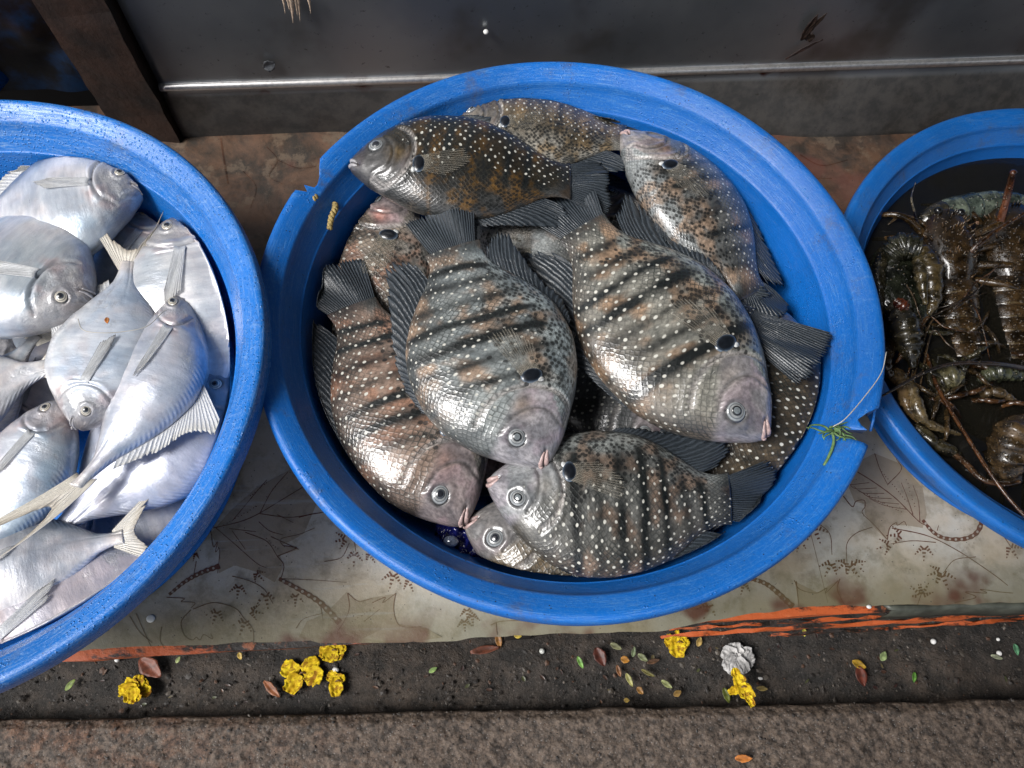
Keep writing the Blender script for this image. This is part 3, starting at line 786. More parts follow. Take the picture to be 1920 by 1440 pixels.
line([(742, 1112), (738, 1140), (745, 1168), (762, 1176), (790, 1175)]); line([(683, 1165), (712, 1142)]); dotted((660, 1165), (700, 1140), 8); sprig(554, 1112, 1.6, 24); line([(600, 1130), (606, 1165)])
for x, y in ((875, 1140), (870, 1160), (885, 1150)): sprig(x, y, 1.5, 22)
line([(920, 1172), (940, 1165), (990, 1163)]); line([(930, 1168), (932, 1190)])
# right foreground motif
lf.leaf([(1590, 910), (1600, 870), (1640, 850), (1690, 870), (1730, 915), (1738, 965), (1730, 990), (1700, 985), (1672, 985), (1662, 1012), (1640, 990), (1622, 965), (1620, 945), (1602, 940)])
line([(1608, 885), (1640, 905), (1680, 935), (1720, 975), (1735, 985)], 2.8); line([(1640, 850), (1650, 880), (1665, 910)]); line([(1665, 908), (1690, 880), (1680, 860)]); line([(1725, 978), (1722, 940), (1712, 910)]); line([(1712, 965), (1700, 930), (1690, 905)])
for k in range(6): line([(1700 - 14 * k, 955 - 10 * k), (1660 - 14 * k, 948 - 8 * k), (1630 - 10 * k, 935 - 8 * k)], 1.6)
dotted((1650, 880), (1700, 940), 14); dotted((1620, 925), (1690, 960), 14); dotted((1700, 900), (1716, 950), 8)
line([(1581, 930), (1598, 950), (1605, 940), (1620, 938), (1622, 950), (1617, 962), (1640, 985), (1664, 1012)], 2.4); line([(1664, 1012), (1668, 990), (1680, 980), (1683, 985), (1695, 978), (1700, 986)])
band([(1730, 975), (1750, 998), (1775, 1010), (1810, 1010), (1832, 998), (1843, 973)], 10)
line([(1757, 995), (1760, 985)]); line([(1672, 990), (1740, 1005), (1800, 1035), (1860, 1075), (1890, 1098)], 2.6); line([(1755, 1017), (1710, 1014), (1670, 1020)]); sprig(1692, 1003, 3.1, 28); sprig(1670, 1020, 2.8, 26); sprig(1733, 1022, 1.6, 28)
line([(1636, 988), (1605, 1000), (1588, 1020), (1588, 1055)]); sprig(1588, 1052, 2.4, 24); sprig(1590, 1055, .9, 32); line([(1830, 1044), (1790, 1050), (1768, 1075)]); sprig(1765, 1070, 2.8, 26); sprig(1765, 1072, 1.2, 34)
sprig(1728, 1118, 3.9, 26); sprig(1728, 1118, 5.2, 26); line([(1728, 1112), (1720, 1135)]); line([(1858, 975), (1885, 1010), (1895, 1025)]); sprig(1892, 1022, 1.0, 28); sprig(1885, 985, .4, 30)
line([(1790, 1130), (1830, 1120), (1810, 1110), (1850, 1112), (1838, 1105), (1875, 1110), (1900, 1112)]); line([(1575, 1085), (1570, 1105), (1583, 1134)])
band([(1400, 1083), (1440, 1097), (1487, 1138)], 11); sprig(1395, 1090, 1.8, 24); sprig(1525, 985, 1.2, 34); line([(1525, 975), (1555, 1000), (1560, 1040)]); sprig(1500, 1010, 1.8, 24); sprig(1560, 1052, 2.0, 30); sprig(1600, 1052, .8, 26); sprig(1330, 1130, 1.9, 30)
lf.leaf([(1490, 1090), (1505, 1108), (1528, 1112), (1552, 1105), (1572, 1088), (1580, 1135), (1500, 1138)])
line([(1489, 1088), (1500, 1105), (1530, 1112), (1550, 1103), (1548, 1112), (1572, 1088)]); line([(1493, 1090), (1498, 1138)], 3)
line([(1520, 1000), (1535, 1060), (1552, 1130)], 1.2)
# faint print and the seam on the brown rear strip
pr.ribbon([(414, 259), (420, 300), (428, 345)], 3.5, 3)
line([(520, 300), (560, 315), (600, 310)]); line([(455, 320), (480, 350), (470, 390)]); line([(500, 275), (520, 300), (505, 330), (530, 345)]); line([(1460, 300), (1500, 330), (1560, 335)]); line([(1500, 290), (1540, 310), (1590, 300)]); line([(1480, 350), (1540, 360), (1580, 395)])
pr.build('line_print', M_print)['kind'] = 'stuff'; pdt.build('bead_print', M_pdot)['kind'] = 'stuff'
# folded hem hanging at the front right
a0 = float((at(1655, 1136, 0)[:2] - tp0) @ te); hv = []
AA = np.linspace(a0, .95, 60)
for i, a in enumerate(AA):
    b = float(cloth_edge(np.array(a)))
    for k, (db, z) in enumerate(((.001, -.001), (-.003, -.003), (-.006, -.012), (-.007, -.030))):
        hv.append(tw(a + (.006 * k if i == 0 else 0), b + db - .001 * math.sin(a * 60), z))
hem_t = [((v[:2] - tp0) @ te, .0, .0) for v in hv]
mesh_obj('folded_hem', hv, gridF(60, 4), simple('grimy_vinyl_underside', (.07, .075, .06), .4, .4, 60, .4), cloth, solid=.0012)

# ------------------------------------------------------------------ steel panel behind
n = N('brushed_steel'); p = n.pos(); q = n.attr('tab'); s = n.sep(q)
st = n.noise(70, 5, n.mapping(q, (.03, 1, 1)), .7); big = n.noise(5, 4, p, .6); spk = n.noise(160, 5, p, .7)
c = n.mix(n.rng(big, .35, .65), (.24, .26, .28), (.36, .375, .39))
c = n.mix(n.rng(spk, .62, .72, 0, .7), c, (.04, .035, .03))
c = n.mix(n.mul(n.rng(n.noise(7, 4, p), .52, .68), .6), c, (.11, .085, .06))
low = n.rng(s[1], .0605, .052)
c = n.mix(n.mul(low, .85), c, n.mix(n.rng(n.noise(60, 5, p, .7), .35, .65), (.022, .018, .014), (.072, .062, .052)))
c = n.mix(n.mul(n.rng(n.noise(18, 3, p), .56, .64), n.rng(n.math('ABSOLUTE', n.add(s[1], -.062)), .012, .002)), c, (.10, .035, .02))
lip_shine = n.rng(n.math('ABSOLUTE', n.add(s[1], -.0658)), .0042, .002)
c = n.mix(n.mul(lip_shine, n.rng(spk, .3, .6, .6, 1)), c, (.85, .83, .80))  # highlight along the lip painted into the colour
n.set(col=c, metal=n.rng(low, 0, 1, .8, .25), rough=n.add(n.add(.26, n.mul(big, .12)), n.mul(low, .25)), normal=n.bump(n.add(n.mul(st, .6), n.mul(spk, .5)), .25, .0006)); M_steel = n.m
prof = [(.010, -.02), (.006, .004), (.003, .022), (.001, .045), (.0005, .056), (-.0005, .0610), (-.002, .0628), (-.0032, .0650), (-.0026, .0672), (-.0008, .0684), (.0016, .0690), (.0022, .076), (.003, .12), (.006, .30), (.010, .60)]
pp = spline(prof, 70)
sa0 = float((at(345, 262, 0)[:2] - tp0) @ te)
AA = np.linspace(sa0, 1.35, 200); lb = np.array([float((at(x, y, .073)[:2] - tp0) @ tn) for x, y in ((325, 170), (1920, 118))]); la = np.array([float((at(x, y, .073)[:2] - tp0) @ te) for x, y in ((325, 170), (1920, 118))])
bp = [at(x, y, 0)[:2] - tp0 for x, y in ((340, 264), (430, 259), (620, 252), (900, 252), (1300, 252), (1450, 258), (1500, 262), (1600, 261), (1700, 256), (1900, 250), (2300, 236))]
bpa = np.array([q_ @ te for q_ in bp]); bpb = np.array([q_ @ tn for q_ in bp])
V = []; T = []
for a in AA:
    b0 = np.interp(a, la, lb) if la[0] <= a <= la[1] else lb[0] + (a - la[0]) * (lb[1] - lb[0]) / (la[1] - la[0])
    for (db, z) in pp:
        zz = z * 1.115 if z < .12 else z + .0138
        bb = float(np.interp(a, bpa, bpb)); f = min(1, max(0, z / .064))
        V.append(tw(a, (bb - .003) * (1 - f) + (b0 + .005) * f + db + .0006 * vnoise(a * 12, z * 12), zz)); T.append((a, z, 0))
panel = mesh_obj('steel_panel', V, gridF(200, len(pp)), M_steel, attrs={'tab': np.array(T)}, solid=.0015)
tag(panel, 'dark stained steel counter panel with a highlight painted on its rounded lip behind the tubs', 'metal panel')

M_rust = simple('rusty_brown_post', (.016, .007, .004), .6, .8, 24, .8, .002)
M_black = simple('gap_shade_wall', (.010, .010, .012), .6, .4, 10, .3)  # near black colour stands in for the shade in the gap
def prism_tw(a0, a1, b0, b1, z0, z1): return box(a0, a1, b0, b1, z0, z1, .0008, 1)
V = []
pz = np.linspace(-.02, .62, 40); pr_ = []
for z in pz:
    for (a, b) in ((sa0 - .072, TD + .004), (sa0 - .004, TD - .006), (sa0 - .004, TD + .030), (sa0 - .072, TD + .030)):
        q = tw(a, b, z); V.append(q + np.r_[nr.uniform(-.0012, .0012, 2), 0])
post = mesh_obj('wooden_post', V, gridF(40, 4, True), M_rust, smooth=False)
tag(post, 'rust brown wooden post standing at the left end of the steel panel', 'post')
V, F = box(-1.2, 1.6, TD + .16, TD + .18, ZG, .9)
tag(mesh_obj('dark_back_wall', V, F, M_black, smooth=False), 'wall coloured black as the shade in the gap behind the brown post', 'wall')
# crumpled blue sheet in the gap, its darkness painted into the colour
A = np.linspace(-.80, sa0 - .06, 60); Zs = np.linspace(-.02, .5, 60); V = []
for a in A:
    for z in Zs:
        V.append(tw(a, TD + .09 + .05 * fnoise(a * 9, z * 7, 3) + .02 * vnoise(a * 30, z * 18), z))
n = N('dim_blue_sheet'); p = n.pos(); c = n.mix(n.rng(n.noise(12, 5, p, .65), .48, .66), (.006, .007, .010), (.008, .05, .14))
n.set(col=c, rough=.4, normal=n.bump(n.noise(40, 4, p), .4, .002))
tag(mesh_obj('plastic_sheet', V, gridF(60, 60), n.m), 'crumpled blue plastic sheet, painted dark as in shade, behind the silver fish tub', 'tarpaulin')

# blue drum at the top left corner
def lathe(prof, n_=64, c=(0, 0, 0), e=(1, 1)):
    V = []
    for r, z in prof:
        for k in range(n_):
            t = 2 * math.pi * k / n_; V.append((c[0] + r * e[0] * math.cos(t), c[1] + r * e[1] * math.sin(t), c[2] + z))
    return np.array(V), gridF(len(prof), n_, True)
dc = at(10, 165, .0); drum_c = (dc[0] - .150, dc[1] + .045, 0)
V, F = lathe(spline([(.15, -.004), (.152, .01), (.153, .12), (.158, .125), (.158, .135), (.153, .14), (.154, .30), (.16, .305), (.16, .32), (.152, .325), (.150, .30), (.145, .02), (.0, .012)], 60), 80, drum_c)
n = len(V)
o = mesh_obj('blue_drum', V, F, M_tubw, attrs={'wear': np.full(len(V), .25)})
tag(o, 'glossy bright blue plastic drum at the top left corner', 'drum')

# ------------------------------------------------------------------ tubs
def tub(name, label, cx, cy, zr, R, rc=None, mat=M_tub, zfloor=0.004, tilt=(0, 0)):
    K = R / .25
    # closed profile, inner side from the centre out, over the rim, and down the outside
    inner = [(.001, .008), (.10, .008), (.165, .010), (.180, .018), (.190, .045), (.206, .095), (.2165, .128), (.2185, .138), (.2205, .1405), (.228, .1530), (.2305, .1600), (.2335, .1628), (.243, .1680), (.2475, .1685), (.250, .1660), (.2510, .1600), (.2500, .1500), (.2480, .1480)]
    outer = [(.2465, .1500), (.2455, .158), (.241, .1625), (.234, .158), (.230, .150), (.2235, .135), (.2130, .110), (.198, .055), (.186, .010), (.180, .002), (.10, .0), (.001, .0)]
    P = np.array([(r, z) for r, z in spline(inner, 90)] + [(r, z) for r, z in spline(outer, 60)])
    nI = 90; nth = 420
    zt = P[:, 1] / .1685 * (zr - zfloor) + zfloor
    th = 2 * np.pi * np.arange(nth) / nth
    rc_ = np.full(nth, 9.) if rc is None else rc(np.degrees(th) % 360)
    V = np.zeros((len(P), nth, 3)); W = np.zeros((len(P), nth))
    ztop = lambda r: np.interp(r, P[:78, 0], zt[:78])
    for j in range(nth):
        r = P[:, 0].copy(); z = zt.copy()
        over = r > rc_[j]
        if over.any():
            z[over] = ztop(rc_[j]) - .0012 * np.clip(over.cumsum()[over] / over.sum(), 0, 1); r[over] = rc_[j]
        wob = 1 + .0035 * math.sin(2 * th[j] + cx * 30) + .0012 * math.sin(7 * th[j]) * 1
        V[:, j, 0] = r * K * wob * math.cos(th[j]); V[:, j, 1] = r * K * wob * math.sin(th[j]); V[:, j, 2] = z
    W = sstep(.214, .224, P[:, 0])[:, None] * np.ones(nth)[None]
    W[nI:] *= sstep(.225, .24, P[nI:, 0])[:, None]
    V[..., 2] += V[..., 0] * tilt[0] + V[..., 1] * tilt[1]
    V = V.reshape(-1, 3)
    root = empty(name, (cx, cy, 0)); tag(root, label, 'tub', 'blue plastic fish tubs')
    sl = np.r_[0, np.cumsum(np.linalg.norm(np.diff(P, axis=0), axis=1))]
    ruv = np.stack([np.cos(th)[None] * .25 + 0 * W, np.sin(th)[None] * .25 + 0 * W, (sl[:, None] * 8 + 0 * W)], -1).reshape(-1, 3)
    b = mesh_obj('basin', V, [tuple(reversed(f)) for f in gridF(len(P), nth, True)], mat, root, attrs={'wear': W.ravel(), 'ruv': ruv})
    return root

def notchC(deg):
    r = np.full(deg.shape, 9.)
    def cut(a0, a1, pts):
        m = (deg >= a0) & (deg <= a1)
        r[m] = np.minimum(r[m], np.interp(deg[m], [q[0] for q in pts], [q[1] for q in pts]))
    return r, cut
CC = (.0410, .3084)
def ang(px, py, z, c): q = at(px, py, z); return math.degrees(math.atan2(q[1] - c[1], q[0] - c[0])) % 360, math.hypot(q[0] - c[0], q[1] - c[1])
def rc_center(deg):
    r, cut = notchC(deg)
    pts = []
    for x, y in [(598, 280), (602, 305), (600, 335), (594, 352), (582, 362), (573, 352), (556, 361), (531, 371), (518, 388), (508, 410), (500, 430), (492, 470)]:
        a, rr = ang(x, y, .165, CC); pts.append((a, rr))
    pts.sort(); a0, a1 = pts[0][0], pts[-1][0]
    cut(a0, a1, pts)
    pts = [ang(x, y, .165, CC) for x, y in [(1624, 812), (1604, 822), (1585, 815), (1572, 806), (1590, 798), (1605, 788), (1622, 776), (1648, 765)]]
    pts.sort(); cut(pts[0][0], pts[-1][0], pts)
    return r
tubC = tub('fish_tub', 'round blue plastic tub with broken stitched rim in the middle, full of spotted fish', CC[0], CC[1], .1685, .25, rc_center, M_tub)
tubL = tub('fish_tub', 'wet blue plastic tub at the left edge, full of silver pomfrets', -.4256, .194, .186, .244, None, M_tubw)
RZ = .122; _k = (H - RZ) / .537
tubR = tub('fish_tub', 'blue plastic tub at the right edge holding lobsters and crabs in dark water', .4703 * _k + .002, .3375 * _k, RZ, .2162 * _k, None, M_tubd)

# rope stitches across the crack
M_twine = simple('yellow_twine', (.34, .25, .09), .7, .4, 400, .8)
tc = np.array([CC[0], CC[1], 0])
for pts in ([(598, 368), (598, 380), (590, 392), (574, 406)], [(627, 378), (629, 395), (622, 412), (617, 425)]):
    P = spline([at(x, y, .150) - tc for x, y in pts], 60); P[:, 2] += .008 if pts[0][0] < 610 else 0; P[:, 2] += .006 * np.sin(np.linspace(0, np.pi, 60)) - .003
    parts = []
    for ph in (0, math.pi):
        T = np.gradient(P, axis=0); T /= np.linalg.norm(T, axis=1)[:, None]; up = np.array([0, 0, 1.]); A_ = np.cross(T, up); B_ = np.cross(A_, T)
        w = np.linspace(0, 26, 60) + ph
        parts.append(tube(P + .0013 * (np.cos(w)[:, None] * A_ + np.sin(w)[:, None] * B_), .0017, 6))
    V, F = merge(parts); mesh_obj('twine_stitch', V, F, M_twine, tubC)
# dark crack running down the wall from the notch
pts = [(578, 392), (620, 393), (652, 398)]
P = spline([at(x, y, z) - tc for (x, y), z in zip(pts, (.142, .139, .133))], 20)

# ------------------------------------------------------------------ spotted fish
GR = 'mid'
palSilver = dict(dorsal=(.11, .115, .11), mid=(.32, .34, .33), belly=(.36, .40, .40), head=(.38, .35, .36), cheek=(.24, .17, .12), blotch=(.44, .29, .19), bars=1.0, dots=.75, checks=.7)
palSilver2 = dict(dorsal=(.15, .12, .095), mid=(.34, .32, .27), belly=(.38, .40, .36), head=(.33, .30, .30), cheek=(.30, .26, .23), blotch=(.44, .27, .16), bars=.95, dots=1., checks=.85)
palPink = dict(dorsal=(.10, .075, .06), mid=(.36, .25, .19), belly=(.30, .28, .25), head=(.34, .28, .27), cheek=(.34, .20, .16), blotch=(.42, .22, .14), bars=.9, dots=1., checks=.6)
palDark = dict(dorsal=(.022, .018, .013), mid=(.042, .030, .017), belly=(.065, .063, .060), head=(.085, .08, .078), cheek=(.18, .11, .035), blotch=(.17, .085, .02), bars=.85, dots=1.2, checks=.9, pink=False)
palGold = dict(dorsal=(.07, .055, .038), mid=(.20, .15, .095), belly=(.36, .33, .28), head=(.22, .19, .16), blotch=(.30, .20, .10), bars=.45, dots=1.1, checks=.9)
palOlive = dict(dorsal=(.09, .075, .055), mid=(.17, .165, .15), belly=(.30, .31, .29), head=(.30, .30, .30), cheek=(.26, .24, .21), blotch=(.30, .20, .14), bars=1.0, dots=1., checks=.8)
palBrown = dict(dorsal=(.035, .028, .022), mid=(.065, .05, .034), belly=(.10, .08, .06), head=(.12, .10, .09), blotch=(.14, .10, .06), bars=.3, dots=1.2, checks=.1, pink=False)
palGrey = dict(dorsal=(.08, .08, .08), mid=(.14, .14, .14), belly=(.24, .25, .25), head=(.30, .26, .26), blotch=(.12, .12, .12), bars=.2, dots=1.1, checks=1.0)
palPale = dict(dorsal=(.25, .24, .22), mid=(.40, .41, .40), belly=(.45, .46, .45), head=(.50, .40, .38), blotch=(.4, .36, .33), bars=.1, dots=.3, checks=.4)

# bottom layer
pearlspot((1250, 850), (1020, 560), .085, .085, 'grey spotted fish in the lower layer, seen between the two big central fish', palGrey, 21, 1, 1.0, 0)
pearlspot((700, 800), (1000, 780), .060, .060, 'dark spotted fish at the bottom beneath the large central fish', palGrey, 22, 1, 1.1, eye=False, pec=False)
pearlspot((1130, 460), (1385, 595), .110, .136, 'brown dotted fish whose tail fin fans out to the right tub wall', palOlive, 23, 1, 1.0, 0, tlen=.56, tail=1.15)
pearlspot((1040, 590), (935, 340), .130, .115, 'pale bellied fish with pink lips wedged between the two central fish', palPale, 24, -1, .85, 0)
pearlspot((1010, 905), (700, 760), .075, .06, 'pink headed fish peering out between three snouts near the lower centre', dict(palPink, head=(.42, .30, .32)), 25, -1, .9, 0, cloudy=True)
pearlspot((1110, 345), (1240, 650), .090, .082, 'dark fish deep under the upper right fish beside the grey tail fins', palGrey, 26, 1, .95, 0, pec=False)
pearlspot((1120, 385), (820, 520), .075, .072, 'greenish dotted fish beneath the crossing tails at the heap centre', palOlive, 28, -1, .95, 0, pec=False)
pearlspot((960, 1010), (1330, 980), .060, .060, 'brown fish at the very bottom beneath the lowest silver fish', palBrown, 29, -1, .9, pec=False, eye=False, tlen=.2)
pearlspot((1480, 760), (1290, 470), .070, .080, 'dark brown fish at the bottom under the dotted right hand fish', palBrown, 30, -1, .95, pec=False, eye=False)
pearlspot((900, 300), (1180, 420), .085, .080, 'blackish fish low under the upper pair of fish', palGrey, 31, -1, .95, pec=False, eye=False)
# middle layer
pearlspot((745, 350), (655, 700), .108, .092, 'copper brown fish at upper left with flushed red gill, head under the dark fish', dict(palPink, cheek=(.45, .16, .11), mid=(.30, .23, .17), dorsal=(.13, .085, .06), bars=.35), 1, -1, 1.02, 6, bend=.02, tail=1.1)
pearlspot((1460, 580), (1350, 915), .122, .116, 'large dark brown dotted fish against the lower right wall of the tub', palBrown, 2, 1, 1.22, 0, bend=.04, eye=True, tlen=.2)
pearlspot((840, 235), (1160, 258), .138, .138, 'golden brown fish at the back of the tub with raised rear fin', palGold, 3, 1, 1.0, -8, zb=.008, tail=.9, dors=1.9, tlen=.30)
pearlspot((872, 985), (1340, 1070), .118, .115, 'golden scaled fish under the lowest fish, green scrap beside its eye', dict(palGold, dorsal=(.15, .11, .07), bars=.15, dots=.7, checks=.1, head=(.25, .23, .22)), 4, -1, .92, 0, bend=-.01, pec=False, cloudy=False, tlen=.2)
# top layer
pearlspot((868, 985), (672, 590), .124, .128, 'pinkish barred fish on the left side of the heap, head toward the bottom', palPink, 5, 1, .98, 4, bend=-.035, zb=.01, tail=.95, cloudy=False)
pearlspot((655, 310), (1050, 338), .160, .152, 'dark brown and gold fish with bright white dots lying across the top left', palDark, 6, 1, .94, 0, bend=.015, zb=.008, tail=.85, tlen=.26, cloudy=False)
pearlspot((1168, 250), (1400, 535), .140, .136, 'grey silver fish along the upper right wall with its pale belly turned up', dict(palSilver, dorsal=(.11, .10, .08), mid=(.17, .165, .15), head=(.36, .32, .30), cheek=(.28, .16, .10), belly=(.34, .35, .34), bars=.7), 7, 1, .86, -14, bend=.055, zb=.006, eye=False, tail=1.0, tlen=.22)
pearlspot((1434, 822), (1105, 442), .146, .150, 'large tan and silver fish right of centre, head toward the lower right', palSilver2, 8, 1, 1.0, 0, bend=.015, zb=.010, tail=.95)
pearlspot((914, 908), (1348, 935), .142, .136, 'olive silver fish across the bottom of the heap, head left and belly up', palOlive, 9, -1, 1.03, 0, bend=.04, zb=.010, tail=.8, tlen=.28)
pearlspot((1018, 876), (856, 482), .158, .164, 'biggest silver fish at the heap centre with tail fin pointing up', palSilver, 10, 1, 1.12, 0, bend=.01, zb=.008, tail=.86, tlen=.30, anal=.85)

# ------------------------------------------------------------------ silver pomfrets
pomfret((20, 830), (190, 585), .085, .085, 'pale pomfret low in the left tub beneath the forked tail fish', 41, 1, 1.0, eye=False, pal=dict(mid=(.66, .62, .62)), dl=0, al=0, tailfin=False)
pomfret((-70, 1250), (330, 1030), .105, .105, 'large pinkish pomfret at the very bottom of the left tub', 42, 1, 1.0, eye=False, pal=dict(mid=(.50, .46, .49), dorsal=(.30, .32, .38)), dl=0, al=0, tailfin=False)
pomfret((320, 370), (120, 590), .105, .095, 'bluish pomfret tucked against the inner wall behind the upper heads', 43, -1, .9, eye=False, pal=dict(mid=(.34, .42, .46), dorsal=(.28, .35, .40)), tailfin=False, dl=0, al=0)
pomfret((430, 700), (120, 985), .118, .112, 'blue grey pomfret low on the right with one eye under the rim', 44, 1, .92, pal=dict(mid=(.50, .52, .62), belly=(.42, .46, .55), dorsal=(.48, .50, .58)), tailfin=False, dl=0, al=0)
pomfret((300, 392), (200, 640), .115, .10, 'pomfret whose eye shows just left of the yellow eyed head', 45, -1, .85, tailfin=False, dl=0, al=0)
pomfret((-330, 820), (85, 690), .128, .130, 'white pomfret at the left frame edge with its tail toward the middle', 46, -1, .95, eye=False, pal=dict(mid=(.80, .80, .82), dorsal=(.75, .76, .80)), dl=0, al=0, fork=.55)
pomfret((338, 408), (392, 765), .140, .122, 'large white bellied pomfret along the right inner wall, head up', 47, -1, 1.06, pal=dict(belly=(.84, .82, .80), mid=(.70, .70, .70)), bend=-.02, dl=0, al=0, tailfin=False)
pomfret((272, 345), (-70, 445), .150, .135, 'pomfret at the top of the left tub, head against the inner wall', 48, -1, 1.0, bend=.0, pal=dict(mid=(.66, .67, .70), belly=(.60, .68, .74)), dl=1., al=0)
pomfret((126, 750), (-60, 1075), .132, .122, 'slim blue pink pomfret at the lower left, head pointing up', 49, -1, .72, pal=dict(mid=(.46, .50, .56), belly=(.40, .50, .58), dorsal=(.52, .46, .47), head=(.40, .36, .36)), tailfin=False, dl=0, al=0)
pomfret((152, 806), (238, 505), .146, .150, 'pomfret with dark forked tail raised in the middle of the left tub', 50, -1, .92, bend=.02, tips=[(1.44, .17), (1.27, .12), (1.13, .01), (1.24, -.16), (1.48, -.40)], pal=dict(dorsal=(.36, .42, .50), mid=(.60, .66, .74)), dl=.9, al=.6)
pomfret((348, 556), (160, 895), .142, .150, 'slim pomfret on the right with trailing fin and forked tail at the lower left', 51, -1, .58, bend=-.10, dl=.0, al=1.3, tips=[(1.62, .20), (1.38, .10), (1.17, 0), (1.42, -.07), (1.76, -.10)], pal=dict(mid=(.56, .58, .64), dorsal=(.40, .40, .42), belly=(.46, .52, .60)), lobes=(1.1, 1))
pomfret((172, 572), (-130, 440), .150, .140, 'plump pomfret with open mouth and raised back fin at the left', 52, 1, 1.02, bend=.0, dl=1., al=1.0, pal=dict(dorsal=(.40, .47, .56), belly=(.76, .78, .80)))

pomfret((60, 700), (-260, 620), .070, .070, 'pomfret deep in the left tub under the plump one', 53, -1, 1.2, eye=False, tailfin=False, dl=0, al=0, pec=False, pal=dict(mid=(.5, .5, .52)))
pomfret((-120, 1110), (215, 1010), .112, .120, 'slim pomfret at the lower left whose cream tail base shows under the long forked tail', 57, 1, .8, eye=False, fork=.7, dl=0, al=0, pal=dict(mid=(.46, .47, .50)))
pomfret((-140, 900), (60, 640), .100, .120, 'narrow pomfret at the left frame edge pushed beneath the plump open mouthed one', 58, 1, .7, eye=False, fork=.7, dl=0, al=0)
pomfret((420, 560), (410, 860), .105, .095, 'narrow pomfret squeezed between its neighbours and the right wall of the left tub', 59, -1, .7, eye=False, tailfin=False, dl=0, al=0, pal=dict(mid=(.42, .43, .46)))
pomfret((120, 980), (420, 860), .070, .070, 'pomfret at the bottom of the left tub below the blue grey one', 54, 1, 1.2, eye=False, tailfin=False, dl=0, al=0, pec=False, pal=dict(mid=(.42, .45, .52)))
pomfret((260, 700), (60, 440), .070, .070, 'pomfret at the bottom of the left tub beneath the raised forked tail', 55, 1, 1.2, eye=False, tailfin=False, dl=0, al=0, pec=False, pal=dict(mid=(.42, .42, .44)))

# ------------------------------------------------------------------ right tub: water, crustaceans
tR = np.array(tubR.location); WZ = .087
n = N('murky_water'); p = n.pos()
n.set(col=(.012, .011, .008), rough=.03, normal=n.bump(n.noise(38, 3, p), .22, .002), alpha=n.rng(n.noise(9, 3, p), .3, .7, .70, .90), spec=.6); M_water = n.m
V, F = lathe([(.0005, 0), (.06, 0), (.12, 0), (.17, 0), (.2165, 0)], 90, (tR[0], tR[1], WZ))
wat = mesh_obj('water', V, F, M_water); tag(wat, 'dark murky water standing in the right tub', 'water')
n = N('dark_shell'); p = n.obj(); c = n.attr('col', 'Color')
nz = n.noise(70, 6, p, .7); v = n.voro(260, p)
c = n.mix(1., c, n.mix(n.rng(nz, .35, .65), (.07, .075, .068), (.50, .49, .39), 'MIX'), 'MULTIPLY')
c = n.mix(n.rng(v, .22, .08, 0, .6), c, (.26, .20, .12))
n.set(col=c, rough=n.add(.12, n.mul(nz, .25)), coat=.6, coatr=.05, normal=n.bump(n.add(nz, n.mul(n.rng(v, .4, .1), .8)), .8, .0015)); M_shell = n.m
def colr(V, c, var=.3, sc=60):
    V = np.asarray(V); k = 1 + var * 2 * fnoise(V[:, 0] * sc, V[:, 1] * sc, 3)
    return np.clip(np.array(c)[None] * k[:, None], 0, 1)
def frame(px, py, z, qx, qy, qz):
    a = at(px, py, z); b = at(qx, qy, qz); X = b - a; L = np.linalg.norm(X); X /= L
    Y = np.cross([0, 0, 1.], X); Y /= np.linalg.norm(Y); Z = np.cross(X, Y)
    return a, L, X, Y, Z
def ellipsoid_loft(xs, ws, hs, n_=20, bump=0, seed=0):
    V = []
    for x, w, h in zip(xs, ws, hs):
        for k in range(n_):
            t = 2 * math.pi * k / n_; r = 1 + bump * vnoise(x * 90 + seed, t * 6)
            V.append((x, w * math.cos(t) * r, h * math.sin(t) * r))
    return np.array(V), gridF(len(xs), n_, True)
def crust_root(name, label, cat, p, group=None):
    o = empty(name, p); tag(o, label, cat, group); return o
